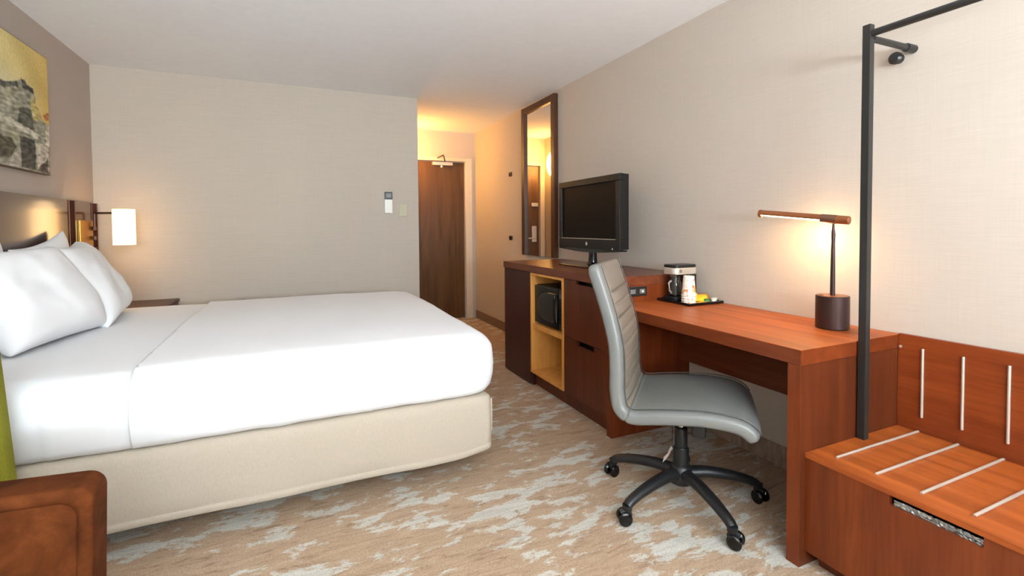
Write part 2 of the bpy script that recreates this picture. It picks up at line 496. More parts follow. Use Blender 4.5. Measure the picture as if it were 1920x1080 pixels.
# ------------------------------------------------------------------ back wall controls
t = thing('wall_thermostat', 'tall white wall controller with a dark grey display', 'thermostat', (0.80, YB, 1.42))
obj('body', boxes((0.765, 0.836, YB - 0.022, YB - 0.0006, 1.325, 1.522, 0.004)), 'white_plastic', t)
s_ = obj('display_panel', boxes((0.765, 0.836, YB - 0.026, YB - 0.0225, 1.452, 1.522, 0.002)), 'black_plastic', t)
obj('screen', boxes((0.777, 0.824, YB - 0.0285, YB - 0.0263, 1.468, 1.506)), 'display', s_, smooth=False)
obj('battery_cover', boxes((0.768, 0.833, YB - 0.0245, YB - 0.0225, 1.328, 1.350, 0.0008)), 'white_plastic', t)
t = thing('wall_plate', 'small pale ivory blank switch plate beside the wall controller', 'switch plate', (0.935, YB, 1.355))
obj('plate', boxes((0.90, 0.972, YB - 0.008, YB - 0.0006, 1.298, 1.412, 0.003)), 'beige_plastic', t)
bm = bmesh.new()
bm.free()
for z in (1.325, 1.385):
    bm = bmesh.new(); lathe(bm, [(0.004, -0.0035), (0.0035, -0.0005)], (0.936, YB - 0.008, z), 10, 'y')
    obj('screw', bm, 'beige_plastic', t)

# ------------------------------------------------------------------ headboard
hb = thing('headboard', 'dark glossy wooden headboard with copper strips, fixed to the taupe wall', 'headboard', (XL, 3.3, 0))
HT, HX = 1.386, XL + 0.030
obj('panel', boxes((XL + 0.0006, HX, 1.55, 4.020, 0.16, HT, 0.002)), 'headboard', hb)
obj('side_panel', boxes((XL + 0.0006, HX, 4.138, 4.405, 0.16, HT, 0.002)), 'headboard', hb)
obj('recess', boxes((XL + 0.0006, XL + 0.012, 4.022, 4.136, 0.16, HT - 0.004), (XL + 0.0006, XL + 0.012, 4.407, 4.558, 0.16, HT - 0.004)), 'headboard', hb)
for y in (4.026, 4.118, 4.412, 4.510):
    obj('copper_strip', boxes((XL + 0.0125, HX + 0.004, y, y + 0.014, 0.17, HT - 0.002, 0.001)), 'copper', hb)

# bedside lamp
LX, LY, LZ = -1.112, 4.30, 1.080
bl = thing('bedside_wall_lamp', 'glowing cream cylinder lamp on a thin dark arm beside the headboard', 'wall lamp', (HX, LY, 1.2))
obj('wall_plate', boxes((HX + 0.0006, HX + 0.016, 4.16, 4.39, 0.98, 1.255, 0.003)), 'brass', bl)
bm = bmesh.new()
tube(bm, [(HX + 0.01, 4.37, 1.20), (HX + 0.026, 4.37, 1.20), (HX + 0.030, 4.37, 1.21), (HX + 0.030, 4.37, 1.305)], 0.007, 10)
tube(bm, [(HX + 0.03, 4.37, 1.309), (LX - 0.07, LY + 0.01, 1.309), (LX, LY, 1.309)], 0.007, 10)
obj('arm', bm, 'bronze', bl)
for z in (1.05, 1.13, 1.20):
    bm = bmesh.new(); lathe(bm, [(0.013, -0.014), (0.013, 0.014)], (HX + 0.030, 4.37, z), 12)
    obj('arm_knuckle', bm, 'bronze', bl)
bm = bmesh.new()
R_ = 0.066
ring_loft(bm, [[(LX + r * math.cos(2 * PI * i / 40), LY + r * math.sin(2 * PI * i / 40), z) for i in range(40)] for r, z in
               ((R_ - 0.004, LZ + 0.252), (R_ - 0.004, LZ + 0.003), (R_ - 0.002, LZ), (R_, LZ + 0.002), (R_, LZ + 0.253), (R_ - 0.002, LZ + 0.255))], False, False)
sh = obj('lamp_shade', bm, 'bed_lamp', bl)
bm = bmesh.new(); lathe(bm, [(0.018, 1.235), (0.018, 1.30)], (LX, LY, 0), 12)
for k in range(3):
    a = k * 2 * PI / 3
    tube(bm, [(LX, LY, 1.30), (LX + (R_ - 0.005) * math.cos(a), LY + (R_ - 0.005) * math.sin(a), 1.31)], 0.003, 6)
obj('bulb_holder', bm, 'bronze', bl)
bm = bmesh.new(); lathe(bm, [(0.008, 1.135), (0.024, 1.15), (0.030, 1.175), (0.026, 1.205), (0.014, 1.234)], (LX, LY, 0), 16)
obj('bulb', bm, 'bed_lamp', bl)
for nm, z, e in (('bedside_lamp_glow_down', LZ + 0.0, 0.7), ('bedside_lamp_glow_up', LZ + 0.262, 0.35)):
    l = point_light(nm, (LX, LY, z), e, (1.0, 0.66, 0.32), 0.05)
    l.parent = bl; l.location = Vector(l.location) - Vector((HX, LY, 1.2))

# nightstand
ns = thing('nightstand', 'brown nightstand between the bed and the back wall, mostly hidden', 'nightstand', (-1.1, 4.33, 0))
obj('top', boxes((XL + 0.035, -0.835, 4.125, 4.548, 0.619, 0.644, 0.002)), 'walnut', ns)
obj('cabinet', boxes((XL + 0.04, -0.86, 4.135, 4.54, 0.08, 0.6185, 0.002)), 'cherry_dark', ns)
for z in (0.10, 0.37):
    d = obj('drawer', boxes((-0.8595, -0.842, 4.14, 4.535, z, z + 0.25, 0.002)), 'cherry_dark', ns)
    bm = bmesh.new(); tube(bm, [(-0.82, 4.27, z + 0.17), (-0.82, 4.40, z + 0.17)], 0.006, 8); tube(bm, [(-0.843, 4.28, z + 0.17), (-0.82, 4.28, z + 0.17)], 0.005, 8); tube(bm, [(-0.843, 4.39, z + 0.17), (-0.82, 4.39, z + 0.17)], 0.005, 8)
    obj('handle', bm, 'bronze', d)
obj('plinth', boxes((XL + 0.06, -0.89, 4.15, 4.52, 0.0005, 0.0795)), 'black_plastic', ns)

# ------------------------------------------------------------------ bed
BY0, BY1, BX0, BX1 = 2.125, 4.06, XL + 0.04, 0.855
def rrect(x0, x1, y0, y1, r, nside=28, nc=10):
    pts = []
    segs = [((x1 - r, y0 + r), -PI / 2, (x1, y0 + r), (x1, y1 - r)), ((x1 - r, y1 - r), 0, (x1 - r, y1), (x0 + r, y1)),
            ((x0 + r, y1 - r), PI / 2, (x0, y1 - r), (x0, y0 + r)), ((x0 + r, y0 + r), PI, (x0 + r, y0), (x1 - r, y0))]
    for (c, a0, p, q) in segs:
        for k in range(nc):
            a = a0 + PI / 2 * k / nc
            pts.append((c[0] + r * math.cos(a), c[1] + r * math.sin(a)))
        for k in range(nside):
            t = k / nside
            pts.append((p[0] + (q[0] - p[0]) * t, p[1] + (q[1] - p[1]) * t))
    return pts

def wav(p, k, seed):
    return noise.noise(Vector((p[0] * k + seed, p[1] * k, p[2] * k)))

bed = thing('bed', 'large hotel bed with beige upholstered base and white mattress', 'bed', (-0.25, 3.09, 0))
bm = bmesh.new()
rings = []
for z, off, r in ((0.108, 0.006, 0.03), (0.112, 0.0, 0.035), (0.135, 0.0, 0.035), (0.138, 0.002, 0.035), (0.141, 0.0, 0.035), (0.20, -0.002, 0.035), (0.27, -0.003, 0.035), (0.34, 0.0, 0.035), (0.375, 0.004, 0.035), (0.385, 0.016, 0.035), (0.388, 0.05, 0.03)):
    ring = []
    for (x, y) in rrect(BX0 + off, BX1 - off, BY0 + off, BY1 - off, r, 40, 8):
        w = wav((x, y, z), 3.0, 4) * 0.005 + wav((x, y, z), 11.0, 9) * 0.0025
        nx = (1 if x > BX1 - 0.1 else 0); ny = (-1 if y < BY0 + 0.1 else (1 if y > BY1 - 0.1 else 0))
        sag = -0.006 * (0.5 + 0.5 * math.sin(x * 9 + y * 7)) if z < 0.14 else 0
        # lifted bottom hem at the foot corner
        lift = max(0, (x - (BX1 - 0.17)) / 0.17) * 0.022 if z < 0.145 else 0
        ring.append((x + nx * w, y + ny * w, z + sag + lift))
    rings.append(ring)
ring_loft(bm, rings)
obj('bed_base', bm, 'skirt', bed, ang=60)
bm = boxes((0, 0.012, 0, 0.05, 0, 0.16, 0.004))
bmesh.ops.translate(bm, vec=(BX1 - 0.004, BY0 + 0.03, 0.20), verts=bm.verts)
obj('corner_flap', bm, 'skirt', bed)
for x in (BX0 + 0.15, BX1 - 0.25):
    for y in (BY0 + 0.22, BY1 - 0.22):
        bm = bmesh.new(); lathe(bm, [(0.022, 0.0005), (0.028, 0.02), (0.03, 0.107)], (x, y, 0), 14)
        obj('leg', bm, 'black_plastic', bed)

def bedding(off, top, bottom, x0c=None, x1c=None, amp=1.0, seed=1, tuck=0.02):
    """rounded mattress-shaped cloth, cut to the stretch x0c..x1c"""
    bm = bmesh.new()
    prof = []   # (inset, z)
    R = 0.105
    prof.append((tuck + 0.03, bottom)); prof.append((tuck + 0.008, bottom + 0.004)); prof.append((tuck * 0.5, bottom + 0.03)); prof.append((0.0, bottom + 0.08)); prof.append((-0.004, bottom + 0.13))
    for k in range(0, 9):
        a = k / 8 * PI / 2
        prof.append((R * (1 - math.cos(a)), top - R * 0.80 + R * 0.80 * math.sin(a)))
    nprof = len(prof)
    for k in range(1, 30):
        prof.append((R, top))
    rings = []
    cxm, cym = (BX0 + BX1) / 2, (BY0 + BY1) / 2
    for ip, (ins, z) in enumerate(prof):
        sc = 1.0 if ip < nprof else 1 - (ip - nprof + 1) / 30.0
        i2 = ins - off
        r = max(0.14 - max(i2, 0) * 0.4, 0.03)
        ring = []
        for (x, y) in rrect(BX0 + 0.01 + min(i2, 0.06), BX1 + 0.018 - i2, BY0 + 0.005 + i2, BY1 - 0.005 - i2, r, 130, 10):
            x = cxm + (x - cxm) * sc; y = cym + (y - cym) * sc
            q = (x, y, z)
            nx = 0.0; ny = 0.0
            if x > BX1 - 0.16: nx = 1
            if y < BY0 + 0.16: ny = -1
            if y > BY1 - 0.16: ny = 1
            w = (wav(q, 2.2, seed) * 0.012 + wav((x * 2.5, y * 2.5, z * 0.6), 2.5, seed + 5) * 0.006) * amp
            t_ = min(1, max(0, (x + 0.80) / 0.022)); w += 0.007 * t_ * t_ * (3 - 2 * t_) if x < 0.3 else 0
            side = 1.0 if z < top - 0.02 else (0.25 if ip < nprof else 0.0)
            zz = z
            if z > top - 0.06:
                zz += amp * (wav((x, y, 0), 1.5, seed + 11) * 0.010 + wav((x, y, 0), 5.0, seed + 2) * 0.003)
                # softly crowned towards the middle, a little slump near the foot
                zz += 0.012 * math.sin(PI * min(1, max(0, (y - BY0) / (BY1 - BY0)))) - 0.012 * max(0, (x - 0.3)) 
            else:
                w += amp * 0.006 * max(0, wav((x * 4, y * 4, z * 1.2), 2.0, seed + 21))
            if z < bottom + 0.02: zz += amp * 0.006 * wav(q, 9, seed + 31)
            ring.append((x + nx * w * side, y + ny * w * side, zz))
        rings.append(ring)
    ring_loft(bm, rings)
    for x, keep in ((x0c, 1), (x1c, -1)):
        if x is None: continue
        bmesh.ops.bisect_plane(bm, geom=bm.verts[:] + bm.edges[:] + bm.faces[:], plane_co=(x, 0, 0), plane_no=(keep, 0.0, 0.0), clear_inner=True)
    return bm

MT = 0.665
obj('mattress', bedding(-0.012, MT - 0.016, 0.391, None, None, 0.9, 3), 'white_sheet', bed, ang=60)
def cloth(name, bm, mat, label, cat, thick):
    o = tag(obj(name, bm, mat, ang=60), label, cat)
    md = o.modifiers.new('thickness', 'SOLIDIFY'); md.thickness = thick; md.offset = -1
    return o
cloth('bed_sheet', bedding(0.002, MT - 0.002, 0.3925, -1.27, -0.52, 0.9, 3), 'white_sheet', 'white sheet spread under the pillows at the head of the bed', 'sheet', 0.004)
cloth('duvet', bedding(0.014, MT + 0.012, 0.3945, -0.548, None, 0.9, 3), 'white_cotton', 'smooth white duvet tucked in over the foot of the bed', 'duvet', 0.006)

def pillow_mesh(name, w, h, t, seed):
    bm = bmesh.new()
    N = 26
    top, bot = {}, {}
    for i in range(N + 1):
        for j in range(N + 1):
            u, v = -1 + 2 * i / N, -1 + 2 * j / N
            e = max(0.0, (1 - abs(u) ** 3.4)) * max(0.0, (1 - abs(v) ** 3.4))
            th = t / 2 * e ** 0.42
            x = w / 2 * u * (1 - 0.05 * (1 - v * v)); y = h / 2 * v * (1 - 0.05 * (1 - u * u))
            cr = wav((u * 1.4, v * 1.4, 0), 1.0, seed) * 0.022 * e ** 0.3 + wav((u * 4, v * 4, 0), 1.0, seed + 3) * 0.006 * e ** 0.3
            sag = -0.02 * (1 - u * u) * (v > 0) * v
            top[i, j] = bm.verts.new((x, y + sag, th + cr))
            bot[i, j] = top[i, j] if (i in (0, N) or j in (0, N)) else bm.verts.new((x, y + sag, -th * 0.85 + cr))
    for i in range(N):
        for j in range(N):
            bm.faces.new((top[i, j], top[i + 1, j], top[i + 1, j + 1], top[i, j + 1]))
            f = (bot[i, j], bot[i, j + 1], bot[i + 1, j + 1], bot[i + 1, j])
            bm.faces.new(f)
    return bm

def pillow(label, w, h, t, cx, cy, cz, lean, yawp, rollp, seed):
    o = obj('pillow', pillow_mesh('pillow', w, h, t, seed), 'white_cotton', None, loc=(cx, cy, cz), local=True, ang=180)
    # local x -> room y, local y -> up and back, local z -> towards the foot
    up = Vector((-math.sin(lean), 0, math.cos(lean))); nrm = Vector((math.cos(lean), 0, math.sin(lean))); side = up.cross(nrm)
    R = Matrix((side, up, nrm)).transposed().to_4x4()
    R = Matrix.Rotation(yawp, 4, 'Z') @ R @ Matrix.Rotation(rollp, 4, 'Z')
    o.rotation_euler = R.to_euler()
    md = o.modifiers.new('smooth', 'SUBSURF'); md.levels = 1; md.render_levels = 1
    return tag(o, label, 'pillow', 'white bed pillows')

pillow('plump white pillow in front, nearest the camera', 0.68, 0.50, 0.23, -1.100, 2.905, 0.895, math.radians(30), math.radians(-10), math.radians(0), 2)
pillow('plump white pillow in front, nearer the back wall', 0.65, 0.50, 0.20, -1.060, 3.475, 0.895, math.radians(30), math.radians(5), math.radians(3), 17)
pillow('white pillow behind, leaning on the headboard, nearest the camera', 0.76, 0.48, 0.10, -1.265, 2.74, 0.912, math.radians(6), 0, math.radians(1), 31)
pillow('white pillow behind with a pointed corner showing, nearer the back wall', 0.68, 0.50, 0.10, -1.262, 3.53, 0.903, math.radians(6), 0, math.radians(8), 47)

# ------------------------------------------------------------------ picture over the bed
PY0, PY1, PZ0, PZ1 = 2.62, 3.787, 1.517, 2.212
pic = thing('canvas_picture', 'canvas print of grey buildings under a yellow sky above the bed', 'picture', (XL, 3.3, 1.52))
obj('canvas_edge', boxes((XL + 0.0006, XL + 0.034, PY0, PY1, PZ0, PZ1, 0.002)), 'walnut', pic)
polys = [
    ([(-400, 455), (0, 425), (110, 425), (150, 400), (215, 470), (230, 560), (280, 680), (340, 720), (350, 1050), (-400, 1000)], (150, 145, 126)),
    ([(-400, 440), (105, 428), (112, 462), (-400, 480)], (86, 82, 72)),
    ([(10, 470), (95, 470), (100, 590), (15, 600)], (168, 160, 136)),
    ([(128, 395), (215, 465), (218, 505), (150, 465)], (66, 62, 54)),
    ([(110, 590), (200, 620), (215, 770), (110, 710)], (92, 90, 78)),
    ([(115, 790), (218, 805), (216, 1005), (118, 995)], (76, 73, 64)),
    ([(-100, 600), (0, 640), (245, 775), (238, 805), (0, 690)], (198, 192, 172)),
    ([(-60, 660), (110, 745), (112, 840), (60, 800), (0, 690)], (160, 154, 126)),
    ([(-300, 740), (60, 800), (92, 860), (60, 930), (-300, 985)], (88, 80, 62)),
    ([(60, 930), (115, 870), (118, 990), (40, 985)], (176, 166, 150)),
    ([(215, 820), (320, 850), (310, 920), (230, 1005)], (190, 180, 162)),
    ([(232, 1015), (302, 925), (312, 1035)], (88, 74, 66)),
    ([(298, 715), (337, 715), (337, 862), (302, 850)], (206, 196, 172)),
    ([(200, 520), (228, 560), (275, 680), (215, 680), (196, 600)], (196, 176, 110)),
    ([(286, 640), (330, 635), (328, 676), (292, 672)], (190, 124, 66)),
    ([(320, 880), (345, 880), (347, 1045), (325, 1040)], (150, 132, 104)),
]
def inside(x, y, P):
    c = False
    for (x0, y0), (x1, y1) in zip(P, P[1:] + P[:1]):
        if (y0 > y) != (y1 > y) and x < (x1 - x0) * (y - y0) / (y1 - y0) + x0: c = not c
    return c
bm = bmesh.new()
NX, NY = 150, 110
lay = bm.verts.layers.float_color.new('paint')
grid = {}
for i in range(NX + 1):
    for j in range(NY + 1):
        u, v = i / NX, j / NY
        y = PY0 + 0.004 + (PY1 - PY0 - 0.008) * u; z = PZ0 + 0.004 + (PZ1 - PZ0 - 0.008) * v
        vert = bm.verts.new((XL + 0.0346, y, z))
        px = (y - 3.255) / (PY1 - 3.255) * 330                     # picture design units
        tp, bt = 70 + 200 * px / 330, 985 + 55 * px / 330
        py = bt + (tp - bt) * v
        px += 10 * noise.noise(Vector((u * 14, v * 14, 0))); py += 14 * noise.noise(Vector((u * 14, v * 14, 5)))
        k = noise.noise(Vector((u * 5, v * 4, 2)))
        s1 = min(1, max(0, px / 330))
        sky = [a * (1 - s1) + b * s1 for a, b in zip((222, 204, 140), (214, 180, 98))]
        gl = max(0, 1 - abs(v - 0.62) / 0.18) * (1 - s1)
        sky = [a * (1 - 0.7 * gl) + b * 0.7 * gl + 22 * k for a, b in zip(sky, (218, 208, 176))]
        c = sky
        for P, pc in polys:
            if inside(px, py, P): c = [a + 66 * noise.noise(Vector((u * 22, v * 48, 9))) for a in pc]
        vert[lay] = lin([min(255, max(0, a)) for a in c])
        grid[i, j] = vert
for i in range(NX):
    for j in range(NY):
        bm.faces.new((grid[i, j], grid[i + 1, j], grid[i + 1, j + 1], grid[i, j + 1]))
obj('printed_canvas', bm, 'picture', pic, smooth=False)

# ------------------------------------------------------------------ console cabinet
CX, CZ = 1.60, 0.905
FXB = XR - 0.004
con = thing('console_cabinet', 'long dark cherry console cabinet under the television', 'cabinet', (1.9, 2.95, 0))
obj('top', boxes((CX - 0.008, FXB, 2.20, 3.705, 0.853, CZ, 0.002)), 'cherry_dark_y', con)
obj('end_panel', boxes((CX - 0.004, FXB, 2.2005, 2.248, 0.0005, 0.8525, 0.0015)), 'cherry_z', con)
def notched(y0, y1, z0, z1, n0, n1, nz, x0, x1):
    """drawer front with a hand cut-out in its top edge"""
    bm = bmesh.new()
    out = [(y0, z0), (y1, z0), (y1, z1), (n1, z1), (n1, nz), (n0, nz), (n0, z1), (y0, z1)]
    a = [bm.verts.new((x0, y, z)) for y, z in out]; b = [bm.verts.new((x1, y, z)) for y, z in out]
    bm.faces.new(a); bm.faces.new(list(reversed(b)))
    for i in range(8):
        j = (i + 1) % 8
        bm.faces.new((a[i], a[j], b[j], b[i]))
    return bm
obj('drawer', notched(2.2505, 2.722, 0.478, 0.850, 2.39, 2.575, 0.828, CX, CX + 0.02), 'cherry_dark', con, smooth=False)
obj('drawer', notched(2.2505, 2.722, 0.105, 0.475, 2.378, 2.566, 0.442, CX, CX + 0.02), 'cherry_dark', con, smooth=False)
obj('dark_slot_backing', boxes((CX + 0.05, CX + 0.06, 2.25, 2.724, 0.105, 0.85)), 'black_plastic', con, smooth=False)  # black sheet behind the cut-outs stands in for the shaded hollow
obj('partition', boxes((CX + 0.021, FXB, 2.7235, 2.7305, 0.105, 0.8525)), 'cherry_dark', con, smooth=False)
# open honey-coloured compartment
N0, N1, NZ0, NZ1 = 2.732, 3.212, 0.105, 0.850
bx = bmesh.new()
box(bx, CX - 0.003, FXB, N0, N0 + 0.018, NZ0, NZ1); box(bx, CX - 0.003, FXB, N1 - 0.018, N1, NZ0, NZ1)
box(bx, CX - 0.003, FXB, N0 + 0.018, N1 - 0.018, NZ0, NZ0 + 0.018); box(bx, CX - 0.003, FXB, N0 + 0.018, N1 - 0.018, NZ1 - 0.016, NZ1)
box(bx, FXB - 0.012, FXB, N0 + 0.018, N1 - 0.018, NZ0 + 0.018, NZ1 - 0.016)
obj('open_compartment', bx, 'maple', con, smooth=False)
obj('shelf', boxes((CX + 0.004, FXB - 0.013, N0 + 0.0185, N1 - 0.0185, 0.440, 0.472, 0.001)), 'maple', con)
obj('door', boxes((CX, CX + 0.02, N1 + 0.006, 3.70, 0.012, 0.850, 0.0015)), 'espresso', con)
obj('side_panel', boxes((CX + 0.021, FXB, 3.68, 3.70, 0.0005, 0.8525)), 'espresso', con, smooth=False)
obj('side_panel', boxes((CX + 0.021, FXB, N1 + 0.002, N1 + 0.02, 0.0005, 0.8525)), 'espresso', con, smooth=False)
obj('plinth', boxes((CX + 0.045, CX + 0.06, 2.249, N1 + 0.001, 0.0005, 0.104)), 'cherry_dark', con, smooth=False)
pw = obj('power_outlet', boxes((1.705, 1.835, 2.190, 2.1998, 0.792, 0.846, 0.002)), 'black_plastic', con)
for x in (1.735, 1.80):
    obj('socket', boxes((x - 0.018, x + 0.018, 2.187, 2.1898, 0.806, 0.832, 0.001)), 'display', pw)
bm = bmesh.new(); lathe(bm, [(0.006, -0.004), (0.006, 0.0)], (1.80, 2.1868, 0.819), 10, 'y')
obj('indicator_button', bm, 'white_plastic', pw)

# microwave
mw = thing('microwave', 'black microwave with a rounded door on the console shelf', 'microwave', (1.85, 3.03, 0.4725))
my0, my1, mz0, mz1 = 2.757, 3.190, 0.482, 0.765
obj('case', boxes((1.6420, 2.05, my0, my1, mz0, mz1, 0.006)), 'black_plastic', mw)
dd = obj('door', boxes((1.6220, 1.6410, my0 + 0.085, my1, mz0 + 0.004, mz1 - 0.004, 0.006)), 'black_gloss', mw)
bm = bmesh.new()   # bulging window with one rounded side
pts = []
zc, yc = (mz0 + mz1) / 2, my0 + 0.10
for k in range(25):
    a = -PI / 2 + PI * k / 24
    pts.append((yc + 0.06 + 0.215 * max(0, math.cos(a)) ** 0.7, zc + 0.105 * math.sin(a)))
pts += [(yc, zc + 0.105), (yc, zc - 0.105)]
ring_loft(bm, [[(x, yc + 0.1 + (y - yc - 0.1) * s, zc + (z - zc) * s) for y, z in pts] for x, s in ((1.6218, 1.0), (1.6150, 0.97), (1.6120, 0.9))])
obj('door_window', bm, 'dark_glass', dd)
bm = bmesh.new()
tube(bm, [(1.6140, yc + 0.005, zc - 0.10), (1.6000, yc + 0.003, zc - 0.06), (1.5970, yc + 0.003, zc), (1.6000, yc + 0.003, zc + 0.06), (1.6140, yc + 0.005, zc + 0.10)], 0.008, 10)
obj('handle', bm, 'black_gloss', dd)
cp = obj('control_panel', boxes((1.6260, 1.6410, my0, my0 + 0.083, mz0 + 0.004, mz1 - 0.004, 0.003)), 'black_plastic', mw)
for r in range(4):
    for c in range(3):
        obj('button', boxes((1.6240, 1.6258, my0 + 0.012 + c * 0.021, my0 + 0.028 + c * 0.021, mz0 + 0.05 + r * 0.028, mz0 + 0.068 + r * 0.028)), 'tv_body', cp, smooth=False)
obj('clock_display', boxes((1.6240, 1.6258, my0 + 0.012, my0 + 0.07, mz1 - 0.06, mz1 - 0.03)), 'display', cp, smooth=False)
for x in (1.70, 2.02):
    for y in (my0 + 0.03, my1 - 0.03):
        bm = bmesh.new(); lathe(bm, [(0.012, 0.4727), (0.012, 0.4818)], (x, y, 0), 10); obj('foot', bm, 'black_plastic', mw)

# ------------------------------------------------------------------ television
TX = 1.895
tv = thing('television', 'black flat television on a pedestal standing on the console', 'television', (TX + 0.06, 2.91, CZ))
y0, y1, z0, z1 = 2.525, 3.300, 1.022, 1.530
bm = bmesh.new()   # front frame
fw, fb = 0.045, 0.085
box(bm, TX, TX + 0.03, y0, y1, z0 + 0.012, z0 + fb, 0.004); box(bm, TX, TX + 0.03, y0, y1, z1 - fw, z1, 0.004)
box(bm, TX, TX + 0.03, y0, y0 + fw, z0 + fb, z1 - fw, 0.003); box(bm, TX, TX + 0.03, y1 - fw, y1, z0 + fb, z1 - fw, 0.003)
fr_ = obj('bezel', bm, 'tv_body', tv)
obj('screen', boxes((TX + 0.010, TX + 0.016, y0 + fw - 0.002, y1 - fw + 0.002, z0 + fb - 0.002, z1 - fw + 0.002)), 'tv_screen', tv, smooth=False)
bm = bmesh.new()
ring_loft(bm, [[(x, y, z) for y, z in ((y0 + i, z0 + 0.012 + i), (y1 - i, z0 + 0.012 + i), (y1 - i, z1 - i), (y0 + i, z1 - i))] for x, i in ((TX + 0.0302, 0.002), (TX + 0.075, 0.004), (TX + 0.095, 0.03), (TX + 0.115, 0.09))])
obj('back_shell', bm, 'tv_body', tv)
bm = bmesh.new()   # curved speaker chin
ring_loft(bm, [[(TX + 0.002 + a, y, zz) for a, zz in ((0, z0 + 0.0118), (0.06, z0 + 0.0118), (0.06, z0 + 0.0118 - d), (0, z0 + 0.0118 - d))]
               for y, d in [(y0 + 0.004 + (y1 - y0 - 0.008) * k / 16, 0.010 + 0.018 * math.sin(PI * k / 16)) for k in range(17)]])
obj('speaker_chin', bm, 'black_gloss', tv)
obj('screen_trim', boxes((TX - 0.0015, TX - 0.0002, y0 + fw, y1 - fw, z0 + fb - 0.006, z0 + fb - 0.002)), 'steel', fr_, smooth=False)
bm = bmesh.new(); lathe(bm, [(0.013, -0.003), (0.011, -0.0002)], (TX, 2.905, z0 + 0.045), 18, 'x'); obj('badge', bm, 'chrome', fr_)
bm = bmesh.new(); lathe(bm, [(0.006, -0.003), (0.005, -0.0002)], (TX, 2.60, z0 + 0.018), 10, 'x'); obj('power_light', bm, 'white_plastic', fr_)
bm = bmesh.new(); lathe(bm, [(0.045, CZ + 0.0150), (0.032, CZ + 0.03), (0.028, z0 - 0.02), (0.036, z0 + 0.01)], (TX + 0.055, 2.91, 0), 24)
obj('neck', bm, 'black_gloss', tv)
bm = bmesh.new()
rr = rrect(1.79, 2.07, 2.66, 3.19, 0.09, 6, 8)
cxx, cyy = 1.93, 2.925
ring_loft(bm, [[(cxx + (x - cxx) * s, cyy + (y - cyy) * s, z) for x, y in rr] for s, z in ((0.985, CZ + 0.0005), (1.0, CZ + 0.004), (1.0, CZ + 0.009), (0.98, CZ + 0.0125), (0.90, CZ + 0.0148))])
obj('stand_base', bm, 'black_gloss', tv)

# ------------------------------------------------------------------ mirror
mi = thing('wall_mirror', 'tall narrow mirror in a dark walnut frame standing on the console', 'mirror', (XR, 4.12, CZ))
my0, my1, mz0, mz1, fw = 3.785, 4.462, CZ + 0.0006, 2.380, 0.062
def frame_piece(a): return boxes(a + (0.003,))
xo = XR - 0.045
obj('stile', frame_piece((xo, XR - 0.0006, my0, my0 + fw, mz0, mz1)), 'walnut', mi)
obj('stile', frame_piece((xo, XR - 0.0006, my1 - fw, my1, mz0, mz1)), 'walnut', mi)
obj('rail', frame_piece((xo + 0.001, XR - 0.0006, my0 + fw, my1 - fw, mz1 - fw, mz1 - 0.001)), 'walnut', mi)
obj('mirror_glass', boxes((XR - 0.024, XR - 0.018, my0 + fw - 0.004, my1 - fw + 0.004, mz0 + 0.001, mz1 - fw + 0.004)), 'mirror', mi, smooth=False)

# ------------------------------------------------------------------ desk
DXF, DZT = 1.575, 0.76
dk = thing('writing_desk', 'long cherry wood desk along the right wall with a slab end', 'desk', (1.87, 1.64, 0))
obj('desktop', boxes((DXF + 0.001, FXB, 1.0885, 2.1995, 0.7580, DZT, 0.0005)), 'cherry', dk)
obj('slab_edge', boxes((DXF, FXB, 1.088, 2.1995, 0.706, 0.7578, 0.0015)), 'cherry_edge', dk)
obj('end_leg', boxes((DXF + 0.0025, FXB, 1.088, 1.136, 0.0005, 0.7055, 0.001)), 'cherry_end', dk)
obj('lit_leg_front', boxes((DXF, DXF + 0.0024, 1.088, 1.136, 0.0005, 0.7055, 0.0006)), 'cherry_z', dk)  # leg front split off, lighter than the side that carries painted shade
obj('modesty_panel', boxes((2.085, 2.103, 1.1365, 2.1995, 0.395, 0.7055, 0.001)), 'cherry_dark_y', dk)

# desk lamp
lx, ly = 2.035, 1.272
dl = thing('desk_lamp', 'lit copper bar lamp on a drum base at the desk end', 'desk lamp', (lx, ly, DZT))
bm = bmesh.new(); lathe(bm, [(0.058, DZT + 0.0006), (0.061, DZT + 0.004), (0.061, DZT + 0.134), (0.059, DZT + 0.1365), (0.056, DZT + 0.1365), (0.055, DZT + 0.1345)], (lx, ly, 0), 48)
bs = obj('drum_base', bm, 'bronze', dl)
bm = bmesh.new(); lathe(bm, [(0.0545, DZT + 0.1348), (0.0545, DZT + 0.1365)], (lx, ly, 0), 40)
obj('base_top', bm, 'lamp_copper', bs)
bm = bmesh.new(); lathe(bm, [(0.009, DZT + 0.1368), (0.009, DZT + 0.1385)], (lx - 0.034, ly + 0.025, 0), 16)
obj('touch_switch', bm, 'bronze', bs)
bm = bmesh.new(); lathe(bm, [(0.0095, DZT + 0.1368), (0.0085, 1.02), (0.0070, 1.12), (0.0085, 1.150), (0.005, 1.175), (0.004, 1.194)], (lx, ly, 0), 18)
obj('stem', bm, 'bronze', dl)
